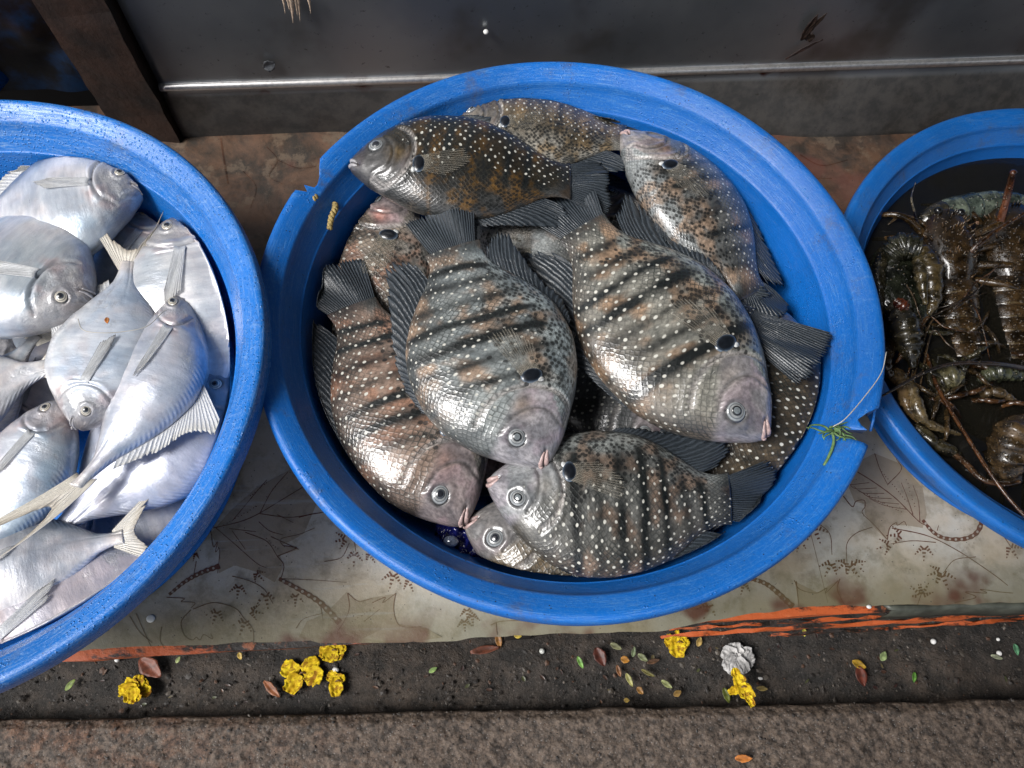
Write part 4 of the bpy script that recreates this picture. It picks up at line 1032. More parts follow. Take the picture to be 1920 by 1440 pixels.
def spiny_lobster(h, t, label, seed, z=.085, wd=.023, legs=True, col=(.085, .050, .025), ant=()):
    a, L, X, Y, Z = frame(h[0], h[1], z, t[0], t[1], z - .004)
    root = crust_root('spiny_lobster', label, 'lobster', a, 'spiny lobsters in the right tub')
    R_ = np.stack([X, Y, Z], 0)
    W = lambda V: np.asarray(V) @ R_
    xs = np.linspace(0, .5, 26) * L; q = np.linspace(0, 1, 26)
    V, F = ellipsoid_loft(xs, wd * np.sqrt(np.sin(np.pi * (.12 + .80 * q))), wd * .85 * np.sqrt(np.sin(np.pi * (.12 + .76 * q))), 28, .10, seed)
    mesh_obj('carapace', W(V), [tuple(reversed(f)) for f in F], M_shell, root, attrs={'col': colr(V, col)})
    parts = []
    rs = np.random.RandomState(seed)
    for k in range(46):
        x = rs.uniform(.03, .47); th = rs.uniform(.25, 2.9); ww = wd * math.sqrt(math.sin(math.pi * (.12 + .8 * x / .5)))
        b = np.array([x * L, ww * math.cos(th), ww * .85 * math.sin(th)]); nn_ = np.array([-.5, math.cos(th), math.sin(th)])
        parts.append(tube([b, b + nn_ * .0018, b + nn_ * .0045], [.0014, .0009, .0002], 5))
    V, F = merge(parts); o = mesh_obj('spines', W(V), F, M_shell, root, attrs={'col': colr(V, (.20, .11, .05))}); o['kind'] = 'stuff'
    x0 = .5
    for k in range(6):
        x1 = x0 + .075; w = wd * (.86 - .055 * k); qs = np.linspace(0, 1, 7)
        V, F = ellipsoid_loft((x0 - .012 + qs * .092) * L, w * (1 - .10 * (qs - .25) ** 2 * 2), w * .72 * (1 + .09 * np.sin(qs * np.pi)), 26)
        mesh_obj('tail_segment', W(V), [tuple(reversed(f)) for f in F], M_shell, root, attrs={'col': colr(V, np.array(col) * (1.5 if k % 2 else 1.1))})
        # pale band on the rear edge
        V, F = ellipsoid_loft((x0 + .067 + np.array([0, .3, 1]) * .010) * L, np.array([.985, .992, .96]) * w * 1.0, np.array([.74, .745, .71]) * w, 26)
        mesh_obj('tail_band', W(V), [tuple(reversed(f)) for f in F], M_shell, root, attrs={'col': colr(V, (.24, .17, .10))})
        x0 = x1
    for k in range(5):
        an = (k - 2) * .42; d = np.array([math.cos(an), math.sin(an), -.15]); c0 = np.array([x0 * L, 0, 0])
        sdv = np.array([-d[1], d[0], 0]); V = []
        for u in np.linspace(0, 1, 8):
            for v_ in np.linspace(-1, 1, 7):
                V.append(c0 + d * .036 * u + sdv * v_ * .010 * math.sin(.35 + 2.4 * u) + np.array([0, 0, .002 * (1 - v_ * v_)]))
        mesh_obj('tail_blade', W(V), gridF(8, 7), M_shell, root, attrs={'col': colr(V, (.10, .07, .04))}, solid=.001)
    for s_ in (-1, 1):
        V, F = ellipsoid_loft(np.linspace(-.004, .004, 8), .0042 * np.sqrt(np.clip(1 - np.linspace(-1, 1, 8) ** 2, .02, 1)), .0042 * np.sqrt(np.clip(1 - np.linspace(-1, 1, 8) ** 2, .02, 1)), 12)
        V = V + np.array([.004, s_ * .011, .013]); mesh_obj('eye', W(V), F, M_eye, root, attrs={'col': colr(V, (.01, .01, .01))})
        if legs:
            for k in range(4):
                bx = (.16 + .09 * k) * L; sp = .045 + .006 * math.sin(k * 2 + seed)
                P = spline([(bx, s_ * wd * .7, 0), (bx - .012 + .008 * k, s_ * (wd + sp * .45), .014), (bx - .020 + .012 * k, s_ * (wd + sp * .9), .002), (bx - .03 + .014 * k, s_ * (wd + sp * 1.15), -.014)], 16)
                V, F = tube(P, np.linspace(.0042, .0014, 16), 8); mesh_obj('leg', W(V), F, M_shell, root, attrs={'col': colr(V, (.15, .085, .035))})
    for pts, r0, r1, c_ in ant:
        P = spline([at(x, y, zz) - a for x, y, zz in pts], 48)
        V, F = tube(P, np.linspace(r0, r1, 48), 8); mesh_obj('antenna', V, F, M_shell, root, attrs={'col': colr(V, c_, .5, 300)})
    return root
spiny_lobster((1765, 405), (1812, 690), 'spiny lobster near the middle of the right tub, tail bands shining', 3, .084, .026,
    ant=[([(1795, 500, .085), (1830, 462, .105), (1880, 425, .115), (1945, 385, .12)], .0032, .0016, (.16, .07, .03)),
         ([(1735, 660, .09), (1760, 730, .10), (1820, 830, .112), (1880, 920, .118), (1960, 1010, .12)], .0019, .0014, (.22, .085, .03))])
spiny_lobster((1885, 395), (1905, 700), 'spiny lobster at the right edge of the frame below the red feeler', 5, .080, .031,
    ant=[([(1872, 432, .09), (1880, 400, .105), (1892, 355, .125), (1900, 322, .145)], .0040, .0032, (.26, .085, .04)),
         ([(1920, 690, .10), (1860, 682, .112), (1790, 682, .118), (1730, 700, .122), (1655, 742, .128)], .0026, .0010, (.07, .045, .04))])
spiny_lobster((1935, 800), (1800, 770), 'spiny lobster in the lower part of the right tub, half under water', 9, .060, .030,
    ant=[([(1775, 842, .085), (1810, 868, .10), (1840, 898, .107), (1880, 908, .110), (1912, 903, .113)], .0030, .0018, (.20, .10, .055))])
# pale exposed joints lower down
def limb(name, root, a, pts, rad, col, n_=44, sides=12):
    P = spline([at(x, y, z) - a for x, y, z in pts], n_); tt = np.linspace(0, 1, n_); rr = np.interp(tt, np.linspace(0, 1, len(rad)), rad)
    if name == 'leg': rr = rr * (1 - .38 * np.exp(-((tt - .36) / .03) ** 2) - .34 * np.exp(-((tt - .68) / .03) ** 2)) * .85
    else: rr = rr * (1 + .10 * np.sin(tt * 40)) 
    V, F = tube(P, rr, sides)
    nv_ = nr.rand(len(V)); V[:n_ * sides] += (V[:n_ * sides] - np.repeat(P, sides, 0)) * (nv_[:n_ * sides, None] - .5) * .22
    return mesh_obj(name, V, F, M_shell, root, attrs={'col': colr(V, col, .5, 120)})
# mud crab at the left side of the water
a = at(1690, 540, .085); cr = crust_root('mud_crab', 'dark mottled mud crab at the left wall of the right tub', 'crab', a)
V = []
for i in range(30):
    for j in range(40):
        r = i / 29; t = 2 * math.pi * j / 40; rr = r * (1 + .05 * math.sin(9 * t) * (r > .8) + .04 * vnoise(t * 5, 3))
        V.append((.034 * rr * math.cos(t) + .0, .046 * rr * math.sin(t), .018 * math.sqrt(max(0, 1 - r * r)) + .0012 * vnoise(rr * 20 * math.cos(t), rr * 20 * math.sin(t))))
mesh_obj('carapace', V, gridF(30, 40, True), M_shell, cr, attrs={'col': colr(V, (.045, .052, .038), .5, 90)})
limb('claw_arm', cr, a, [(1668, 480, .10), (1690, 462, .108), (1722, 468, .11)], [.011, .013, .010], (.06, .06, .045))
limb('claw', cr, a, [(1728, 470, .108), (1745, 505, .112), (1750, 560, .110), (1742, 590, .106)], [.008, .010, .007, .002], (.14, .10, .05))
limb('claw_finger', cr, a, [(1722, 475, .108), (1728, 520, .114), (1735, 570, .113)], [.006, .006, .002], (.18, .14, .08))
limb('claw', cr, a, [(1680, 575, .10), (1695, 610, .106), (1705, 650, .104), (1712, 690, .100)], [.009, .013, .011, .002], (.08, .065, .04))
limb('orange_joint', cr, a, [(1682, 566, .110), (1692, 574, .1135), (1700, 580, .110)], [.004, .006, .003], (.22, .05, .02))
for q, (pts, c_) in enumerate([([(1662, 690, .08), (1690, 712, .095), (1700, 760, .10), (1722, 792, .095)], (.34, .22, .12)), ([(1690, 705, .085), (1712, 740, .102), (1735, 790, .10), (1800, 815, .09)], (.30, .22, .13)),
                   ([(1715, 800, .095), (1750, 830, .098), (1790, 850, .09), (1810, 868, .08)], (.12, .10, .06)), ([(1655, 470, .09), (1648, 520, .10), (1655, 590, .09)], (.07, .06, .04)), ([(1672, 640, .09), (1660, 680, .10), (1680, 722, .09)], (.16, .10, .06))]):
    limb('leg', cr, a, pts, [.0055, .0075, .0058, .0018], c_)
a = at(1810, 710, .08); cr2 = crust_root('mud_crab', 'pale green clawed crab below the long curved feeler in the right tub', 'crab', a)
V = [(v_[0] * .9, v_[1] * .9, v_[2] * .8 - .012) for v_ in V]
mesh_obj('carapace', V, gridF(30, 40, True), M_shell, cr2, attrs={'col': colr(V, (.05, .045, .03), .5, 90)})
limb('claw', cr2, a, [(1760, 722, .085), (1785, 706, .098), (1800, 716, .092)], [.006, .010, .004], (.30, .27, .17))
limb('claw', cr2, a, [(1835, 712, .09), (1870, 698, .098), (1915, 705, .094)], [.004, .008, .004], (.28, .30, .20))
limb('leg', cr2, a, [(1830, 745, .08), (1870, 735, .095), (1915, 760, .09)], [.005, .006, .002], (.18, .12, .07))
limb('leg', cr2, a, [(1740, 760, .075), (1765, 735, .09), (1800, 748, .08)], [.004, .006, .003], (.22, .17, .10))
a = at(1905, 830, .08); cr3 = crust_root('mud_crab', 'tan crab claw rising from the water at the lower right frame edge', 'crab', a)
limb('claw', cr3, a, [(1892, 905, .085), (1888, 860, .10), (1900, 815, .11), (1925, 795, .105)], [.008, .016, .016, .008], (.22, .14, .08))
limb('claw_finger', cr3, a, [(1880, 845, .105), (1900, 838, .115), (1925, 842, .112)], [.004, .006, .004], (.40, .26, .17))
for q in range(34):
    x0, y0_ = rnd.uniform(1680, 1930), rnd.uniform(600, 860); an = rnd.uniform(-.5, 1.4)
    if y0_ > 640 + (x0 - 1640) * .75: y0_ -= 90
    pts = [(x0, y0_, .080)]
    for j in range(3): an += rnd.uniform(-.5, .5); pts.append((pts[-1][0] + 32 * math.cos(an), pts[-1][1] + 30 * math.sin(an), (.094, .097, .078)[j]))
    limb('leg', [cr, cr2, cr3][q % 3], np.array(tuple([cr, cr2, cr3][q % 3].location)), pts, [.0018, .0030, .0024, .0009], [(.16, .10, .05), (.09, .08, .05), (.20, .09, .04)][q % 3], 30, 8)
for q in range(9):
    x0, y0_ = rnd.uniform(1650, 1800), rnd.uniform(470, 760); pts = [(x0, y0_, .088)]; an = rnd.uniform(-.9, 1.1)
    for j in range(4): an += rnd.uniform(-.35, .35); pts.append((pts[-1][0] + 42 * math.cos(an), min(pts[-1][1] + 42 * math.sin(an), 560 + (pts[-1][0] - 1640) * .8), (.098, .104, .102, .09)[j]))
    limb('feeler', [cr, cr2, cr3][q % 3], np.array(tuple([cr, cr2, cr3][q % 3].location)), pts, [.0010, .0008, .0004], [(.10, .06, .035), (.16, .10, .06), (.20, .09, .04)][q % 3], 40, 6)
# tiger shrimp at the rim of the water
a = at(1735, 412, .082); shr = crust_root('tiger_shrimp', 'grey green tiger shrimp at the waterline, top of the right tub', 'shrimp', a)
cl = [at(x, y, .084) - a for x, y in ((1722, 424), (1750, 408), (1790, 398), (1830, 388), (1880, 384), (1930, 392), (1960, 415))]
C_ = spline(cl, 90)
seg = [(0, 22, (.16, .14, .11))] + [(20 + i * 11, 33 + i * 11, (.42, .50, .47) if i % 2 == 0 else (.20, .26, .26)) for i in range(6)]
for i, (k0, k1, c_) in enumerate(seg):
    k1 = min(k1, 90); P = C_[k0:k1]; m = len(P); w = np.interp(np.arange(k0, k1), [0, 6, 25, 60, 89], [.002, .009, .0155, .0135, .008])
    w = w * (1 + .05 * np.linspace(-1, 1, m)) if i else w
    V, F = tube(P, w, 18); mesh_obj('shell_segment', V, F, M_shell, shr, attrs={'col': colr(V, c_, .25, 60)})
for k in range(6):
    b = C_[26 + 9 * k]; V, F = tube([b + (0, -.013, .002), b + (-.003, -.021, .003), b + (-.001, -.027, -.002)], [.0026, .0022, .0008], 7)
    mesh_obj('swimmeret', V, F, M_shell, shr, attrs={'col': colr(V, (.42, .24, .18))})
for dx in (0, .004):
    V, F = tube(spline([C_[1] + (dx, 0, .004), C_[1] + (-.022 + dx, .004, .008), C_[1] + (-.034, -.006, .004)], 14), np.linspace(.0016, .0004, 14), 6)
    mesh_obj('feeler', V, F, M_shell, shr, attrs={'col': colr(V, (.30, .20, .13))})
b = C_[2]; P = spline([at(1722, 425, .09) - a, at(1714, 395, .105) - a, at(1709, 370, .115) - a, at(1717, 342, .125) - a], 30)
V, F = tube(P, np.linspace(.0016, .0006, 30), 6); cc_ = np.where((np.arange(len(V)) // 60 % 2 == 0)[:, None], np.array([[.02, .02, .06]]), np.array([[.35, .30, .26]]))
mesh_obj('antenna', V, F, M_shell, shr, attrs={'col': cc_})
for k in range(4):
    b = C_[8 + 4 * k]; V, F = tube(spline([b + (0, -.010, 0), b + (.002, -.022, .004), b + (-.003, -.034, -.006)], 10), np.linspace(.0018, .0006, 10), 6)
    mesh_obj('leg', V, F, M_shell, shr, attrs={'col': colr(V, (.24, .12, .10))})

# ------------------------------------------------------------------ litter
def leaf_mesh(L, W, curl=.15, n_=12, m=7, rag=0.0, seed=0):
    V = []
    for i in range(n_):
        u = i / (n_ - 1); w = W / 2 * math.sin(math.pi * min(1, u * .93 + .05)) ** .8 * (1 - .25 * u)
        for j in range(m):
            v_ = 2 * j / (m - 1) - 1; ww = w * (1 + rag * vnoise(u * 14 + seed, j * 3.))
            V.append(((u - .5) * L, v_ * ww, abs(v_) * w * .35 + curl * L * (u - .5) ** 2 + .04 * L * vnoise(u * 5 + seed, v_ * 2)))
    return np.array(V), gridF(n_, m)
_lm = {}
def leafmat(c):
    c = tuple(x * .72 for x in c)
    if c not in _lm: _lm[c] = simple('dry_leaf' if c[0] > c[1] * 1.3 else 'green_leaf', c, .5, .45, 140, .5)
    return _lm[c]
def gz(px, py):
    """height of gutter or slab under a pixel"""
    q = at(px, py, ZG); b = (q[:2] - q0) @ nn
    return ZG if b > 0 else ZS
def leaf(name, label, cat, px, py, ln, wd, ang_, col, z=None, curl=.15, rag=0., group=None):
    z = gz(px, py) + .008 if z is None else z
    p = at(px, py, z); k = (H - z) / FPX
    V, F = leaf_mesh(ln * k, wd * k, curl, rag=rag, seed=px)
    a_ = -math.radians(ang_); R_ = np.array([[math.cos(a_), math.sin(a_), 0], [-math.sin(a_), math.cos(a_), 0], [0, 0, 1]])
    o = mesh_obj(name, V @ R_, F, leafmat(col), solid=.0005); o.location = p; return tag(o, label, cat, group)
n = N('yellow_petals'); p = n.obj(); nz = n.noise(120, 4, p)
c = n.mix(n.rng(nz, .35, .65), (.42, .25, .006), (.74, .56, .02)); c = n.mix(n.rng(n.noise(90, 5, p, .7), .53, .62, 0, .85), c, (.22, .075, .01))
n.set(col=c, rough=.75, spec=.2, normal=n.bump(nz, .5, .0008)); M_pet = n.m
def flower(px, py, size, label, npet=5, seed=0, z=None, spots=None, mat=M_pet, name='yellow_flower', cat='flower', group='fallen yellow flowers in the gutter'):
    z = gz(px, py) + .007 if z is None else z
    p = at(px, py, z); k = (H - z) / FPX; root = empty(name, p); tag(root, label, cat, group); rs = np.random.RandomState(seed)
    for i in range(npet):
        if spots: dx, dy, L, W, an = spots[i]; off = np.array([dx * k, -dy * k, .001 * i]); an = math.radians(-an); L *= k * 1.05; W *= k * 1.15; off = off * .8
        else: an = 2 * math.pi * i / npet + rs.uniform(-.4, .4); L = size * k * rs.uniform(.45, .6); W = L * rs.uniform(.7, .95); off = np.array([math.cos(an), math.sin(an), 0]) * L * .4 + (0, 0, .0012 * i)
        V = []; A_, B_ = 16, 14
        for u in np.linspace(0, 1, A_):
            w = W / 2 * (.25 + .75 * math.sin(math.pi * min(1, .10 + u * .72)) ** .7)
            for v_ in np.linspace(-1, 1, B_):
                ru = .13 * L * (vnoise(u * 7 + seed + i * 3, v_ * 4 + 9) + .5 * vnoise(u * 15 + i, v_ * 9 + seed)) * (.35 + u) + .05 * L * math.sin(v_ * 9 + i) * u
                V.append(((u - .5) * L * (1 - .10 * abs(v_) * u + .10 * vnoise(v_ * 5 + i, 2.5)), v_ * w * (1 + .45 * vnoise(u * 9 + i, seed + v_)), ru + .12 * L * (v_ * v_ + u * .3)))
        c_, s_ = math.cos(an), math.sin(an); V = np.array(V) @ np.array([[c_, s_, 0], [-s_, c_, 0], [0, 0, 1]]) + off
        mesh_obj('petal', V, gridF(A_, B_), mat, root, solid=.0004)
    V, F = tube(spline([(0, 0, .001), (.003, .002, .004), (.009, .001, .002)], 8), .0011, 6); mesh_obj('stem', V, F, leafmat((.20, .10, .02)), root)
flower(257, 1292, 52, 'crumpled round yellow flower left of centre beside the reddish leaf', 7, 1)
flower(562, 1264, 70, 'largest open yellow flower with spread petals below the cloth edge', 4, 2, spots=[(-22, -8, 30, 24, 190), (20, -20, 32, 22, -40), (32, 0, 30, 28, 10), (-8, 20, 32, 26, 110)])
flower(622, 1221, 44, 'yellow flower half hidden at the orange board edge', 4, 3, spots=[(-10, 0, 26, 22, 180), (8, 2, 28, 26, 80), (18, -4, 24, 14, -30), (0, 8, 24, 24, 100)])
flower(629, 1279, 38, 'wilted brownish yellow flower under the white pebble', 3, 4, spots=[(-6, -10, 22, 16, 200), (4, -6, 26, 14, -20), (4, 10, 30, 20, 80)])
flower(1268, 1206, 46, 'yellow flower below the middle tub with one upright stalk', 4, 5, spots=[(-12, -2, 24, 20, 200), (12, -2, 26, 18, -30), (2, 10, 32, 26, 90), (0, -14, 22, 8, -90)])
flower(1388, 1290, 56, 'torn yellow flower lying across the edge of the slab', 5, 6, z=ZS + .004, spots=[(-8, -22, 30, 14, -110), (0, -6, 34, 22, 70), (-14, 6, 24, 12, 160), (10, 8, 30, 22, 50), (18, 24, 22, 12, 60)])
n = simple('pale_grey_pulp', (.42, .41, .40), .6, .35, 120, .6)
flower(1380, 1236, 62, 'crumpled pale grey tissue scrap in the gutter', 7, 8, mat=n, name='tissue_scrap', cat='tissue', group=None)
leaf('dry_leaf', 'rust red curled leaf above the round yellow flower', 'leaf', 283, 1252, 50, 34, 30, (.20, .060, .032), rag=.3)
leaf('dry_leaf', 'small brown twisted leaf left of the big yellow flower', 'leaf', 510, 1292, 40, 15, 35, (.28, .10, .04), rag=.5)
leaf('dry_leaf', 'long red brown leaf left of centre under the cloth', 'leaf', 910, 1218, 54, 16, -15, (.15, .045, .022))
leaf('dry_leaf', 'dark red leaf near the green leaflet below the middle tub', 'leaf', 1125, 1232, 34, 26, 60, (.10, .028, .018), rag=.3)
leaf('dry_leaf', 'wine red pointed leaf under a yellow fragment at right', 'leaf', 1614, 1268, 34, 24, 75, (.13, .03, .016))
leaf('dry_leaf', 'bright orange leaf on the concrete slab at lower right', 'leaf', 1394, 1422, 30, 14, -5, (.62, .22, .05), rag=.4)
leaf('dry_leaf', 'ochre leaf fragment at the rear of the gutter below centre', 'leaf', 935, 1202, 24, 14, 70, (.35, .16, .04))
leaf('leaflet', 'single green leaflet far left in the gutter', 'leaflet', 132, 1284, 22, 11, -60, (.22, .30, .06), curl=0)
leaf('leaflet', 'tiny pale green leaflet right of the rust red leaf', 'leaflet', 334, 1237, 12, 8, -70, (.36, .42, .16), curl=0)
leaf('leaflet', 'small light green leaflet left of centre', 'leaflet', 812, 1256, 16, 9, -35, (.30, .45, .14), curl=0)
leaf('leaflet', 'bright green leaflet in the middle of the gutter', 'leaflet', 1088, 1242, 22, 10, 60, (.18, .38, .07), curl=0)
leaf('leaflet', 'pale green round leaflet at the right part of the gutter', 'leaflet', 1656, 1230, 19, 14, -60, (.28, .36, .15), curl=0)
leaf('leaflet', 'blue green leaflet near the right frame edge', 'leaflet', 1905, 1218, 20, 12, 80, (.10, .28, .14), curl=0)
leaf('leaflet', 'faded green leaflet beside a white bead at right', 'leaflet', 1869, 1232, 22, 9, 10, (.34, .36, .24), curl=0)
leaf('leaflet', 'emerald leaflet just above the slab at right', 'leaflet', 1714, 1270, 18, 9, 100, (.10, .26, .03), curl=0)
leaf('leaflet', 'olive leaflet lying on the slab edge left of the torn flower', 'leaflet', 1362, 1304, 26, 14, 70, (.12, .14, .02), curl=0)
leaf('leaflet', 'yellow oval leaflet at the cloth edge below the middle tub', 'leaflet', 971, 1192, 14, 11, 0, (.65, .48, .08), curl=0, z=-.06)
leaf('leaflet', 'yellow leaflet on dirt right of the rust red leaf', 'leaflet', 450, 1230, 13, 10, 60, (.62, .42, .08), curl=0)
leaf('leaflet', 'tan yellow leaflet right of the torn flower', 'leaflet', 1429, 1291, 20, 10, 0, (.32, .24, .08), curl=0)
leaf('leaflet', 'yellow leaflet beside the stalked yellow flower', 'leaflet', 1311, 1203, 18, 12, -70, (.42, .28, .08), curl=0)
leaf('leaflet', 'yellow leaflet hanging near the orange slats', 'leaflet', 1508, 1186, 14, 9, 90, (.50, .45, .06), curl=0)
leaf('leaflet', 'amber leaflet at right, above the wine red leaf', 'leaflet', 1610, 1246, 26, 16, 20, (.40, .24, .02), curl=.3)
# pile of small leaf scraps near the middle right
SCRAPS = ['orange brown scrap at the upper left of the scattered leaf pile', 'dull green upright scrap topmost right in the leaf pile', 'greyish green oval scrap beside the orange brown one', 'pale olive leaf scrap at the lower middle of the pile',
          'reddish brown scrap left in the leaf pile', 'long olive leaf sliver in the middle of the pile', 'pale green scrap at the right of the pile', 'amber scrap at the lower right corner of the pile', 'rusty scrap below the pale olive one',
          'green scrap nearest to the cloth above the pile', 'tiny yellow scrap lowest of the pile by the slab edge', 'dark brown long leaf sliver right in the pile']
for i, (x, y, L, W, an, c_) in enumerate([(1172, 1237, 16, 14, 10, (.45, .20, .03)), (1188, 1222, 18, 9, -80, (.16, .20, .10)), (1205, 1233, 20, 12, 30, (.22, .24, .12)), (1180, 1275, 24, 11, 60, (.38, .36, .12)), (1160, 1258, 20, 10, 70, (.22, .09, .03)),
                     (1215, 1262, 26, 8, 20, (.16, .14, .04)), (1250, 1283, 22, 11, 30, (.28, .30, .12)), (1270, 1300, 16, 12, -30, (.30, .18, .05)), (1200, 1295, 15, 12, 40, (.32, .16, .04)), (1155, 1212, 22, 12, 20, (.20, .20, .10)), (1175, 1313, 10, 9, 0, (.5, .34, .08)), (1225, 1240, 24, 9, -20, (.12, .06, .03))]):
    leaf('leaf_scrap', SCRAPS[i], 'leaf scrap', x, y, L, W, an, c_, rag=.3, group='leaf scraps scattered below the middle tub')
# beads, pebbles
M_bead = simple('white_foam', (.78, .77, .74), .5, .06, 100, .1); M_drop = simple('pale_shell', (.55, .56, .52), .3, .1, 100, .1)
def blob(name, label, cat, px, py, z, r, mat=M_bead, e=(1, 1, .9), group=None, an=0):
    k = (H - z) / FPX; r *= k; V = []
    for i in range(9):
        ph = math.pi * i / 8
        for j in range(14):
            t = 2 * math.pi * j / 14; w = 1 + .06 * vnoise(i * .7 + px, j * .6)
            x, y = r * math.sin(ph) * math.cos(t) * e[0] * w, r * math.sin(ph) * math.sin(t) * e[1] * w
            V.append((x * math.cos(an) - y * math.sin(an), x * math.sin(an) + y * math.cos(an), r * math.cos(ph) * e[2]))
    o = mesh_obj(name, V, gridF(9, 14, True), mat); o.location = at(px, py, z) + np.array([0, 0, r * e[2] * .8]); return tag(o, label, cat, group)
GB = 'white foam beads dropped in the gutter'
blob('foam_bead', 'white foam bead left of the rust red leaf', 'bead', 221, 1237, ZG + .004, 4.5, group=GB)
blob('foam_bead', 'white pebble above the wilted brownish flower', 'bead', 630, 1256, ZG + .004, 5.5, e=(1.1, .8, .8), group=GB)
blob('foam_bead', 'white foam bead alone under the orange slats at right', 'bead', 1748, 1203, ZG + .004, 5, group=GB)
blob('foam_bead', 'white foam bead touching the faded leaflet near the right edge', 'bead', 1871, 1225, ZG + .004, 4.8, group=GB)
blob('foam_bead', 'tiny foam bead nearest to the crate near the right edge', 'bead', 1870, 1199, ZG + .004, 3.2, group=GB)
blob('foam_bead', 'grey bead in the gutter straight below the middle tub', 'bead', 1016, 1221, ZG + .004, 5, M_drop, group=GB)
blob('foam_bead', 'white crumb between grey tissue and torn flower', 'bead', 1425, 1272, ZG + .004, 3.8, e=(1.2, .7, .7), group=GB)
blob('foam_bead', 'white bead caught on the front edge of the cloth at right', 'bead', 1628, 1138, .0, 4, e=(1.2, .9, .8))
blob('fish_scale', 'white oval fish scale on the cloth beside the left tub', 'fish scale', 283, 1160, .0015, 8, M_drop, e=(1.0, .85, .15))
blob('white_crumb', 'white crumb stuck low on the front left rim of the middle tub', 'crumb', 751, 1053, .164, 4.5)
blob('white_crumb', 'white flake stuck on the front right rim of the middle tub', 'crumb', 1318, 1108, .164, 4.5, e=(1.5, .7, .6), an=-.9)
blob('fish_scale', 'pale fish scale stuck on the inner wall of the left tub', 'fish scale', 91, 267, .155, 6, M_drop, e=(1, 1, .4))
# bits stuck on the steel panel (world position found on the panel plane)
def on_panel(px, py):
    d = CM @ np.array([(px - 960) / FPX, -(py - 720) / FPX, -1.0]); nv = np.array([tn[0], tn[1], 0.]); p0_ = tw(0.1, float(np.interp(.1, la, lb)) + .0045, .1)
    lt = np.array([math.cos(TA), math.sin(TA)]) ; d2 = (lb[1] - lb[0]) / (la[1] - la[0]); v1 = np.array([te[0] + d2 * tn[0], te[1] + d2 * tn[1], 0]); nv = np.array([-v1[1], v1[0], 0]); nv /= np.linalg.norm(nv)
    o_ = np.array([0, 0, H]); t = ((p0_ - o_) @ nv) / (d @ nv); return o_ + d * t, v1 / np.linalg.norm(v1), nv
def panel_leaf(name, label, cat, px, py, L, W, an, col, lift=.0025):
    q, v1, nv = on_panel(px, py); k = np.linalg.norm(q - np.array([0, 0, H])) / FPX
    V, F = leaf_mesh(L * k, W * k, .1, rag=.4, seed=px); a_ = math.radians(an); U = v1 * math.cos(a_) + np.array([0, 0, 1.3]) * math.sin(a_); Wv = -v1 * math.sin(a_) + np.array([0, 0, 1.3]) * math.cos(a_)
    o = mesh_obj(name, V[:, :1] * U + V[:, 1:2] * Wv - V[:, 2:3] * nv, F, leafmat(col), solid=.0005); o.location = q - nv * lift; return tag(o, label, cat)
r_ = panel_leaf('dry_leaf', 'dark brown dry leaf cluster stuck on the steel panel at right', 'leaf', 1516, 48, 40, 16, 80, (.045, .025, .018))
for x, y, L, W, an in ((1529, 40, 36, 10, 60), (1512, 60, 22, 12, 120), (1520, 66, 12, 14, 0)):
    o = panel_leaf('lobe', '', '', x, y, L, W, an, (.05, .03, .02)); 
    for kk in ('label', 'category'):
        if kk in o: del o[kk]
    o.parent = r_; o.location = o.location - r_.location
panel_leaf('twig', 'dark twig stuck on the steel panel below the dry leaf', 'twig', 1506, 88, 56, 7, 32, (.05, .025, .018))
q, v1, nv = on_panel(911, 57); k = np.linalg.norm(q - np.array([0, 0, H])) / FPX
o = blob('foam_bead', 'single white foam bead on the dark steel panel above the middle tub', 'bead', 911, 57, .2, 6); o.location = q - nv * .002; o.scale = (1.3,) * 3
panel_leaf('fish_scale', 'translucent grey fish scale on the steel panel at left', 'fish scale', 505, 120, 22, 20, 20, (.16, .17, .18), .0012)
rt = empty('dried_roots', on_panel(560, 0)[0]); tag(rt, 'pale dry fibres hanging down the steel panel at the top edge', 'roots')
for x, y0_, y1_, w in ((533, -14, 18, 3), (548, -18, 36, 7), (556, -18, 22, 5), (561, -16, 33, 4), (581, -14, 18, 4), (541, -16, 12, 5)):
    P = [on_panel(x + dx, y)[0] - on_panel(560, 0)[0] - nv * (.003 + .001 * i) for i, (dx, y) in enumerate(((-4, y0_), (0, (y0_ + y1_) / 2), (2, y1_)))]
    V, F = tube(spline(P, 14), np.linspace(w * .0007 * .7, .0002, 14), 6); mesh_obj('fibre', V, F, simple('dry_fibre', (.50, .38, .28), .7, .3, 300, .4) if x == 533 else bpy.data.materials['dry_fibre'], rt)

# small things on the fish
M_green = simple('fresh_green', (.11, .20, .07), .5, .35, 200, .5)
leaf('pod_scrap', 'lime green pod scrap beside the eye of the golden scaled fish', 'plant scrap', 931, 973, 34, 13, -10, (.36, .46, .02), z=.128, curl=.1)
leaf('leaf_scrap', 'tiny orange leaf bit on the forked tail pomfret', 'leaf scrap', 201, 601, 14, 11, 70, (.50, .17, .03), z=.182)
# nylon thread
M_nylon = simple('nylon_thread', (.45, .43, .38), .3, .1, 100, .1)
P = spline([at(x, y, z) for x, y, z in ((146, 598, .176), (155, 618, .180), (185, 624, .184), (230, 622, .183), (275, 612, .181), (305, 585, .178), (312, 582, .177))], 60); V, F = tube(P, .00035, 6)
tag(mesh_obj('nylon_thread', V, F, M_nylon), 'thin looped nylon thread across the pomfret bellies', 'thread')
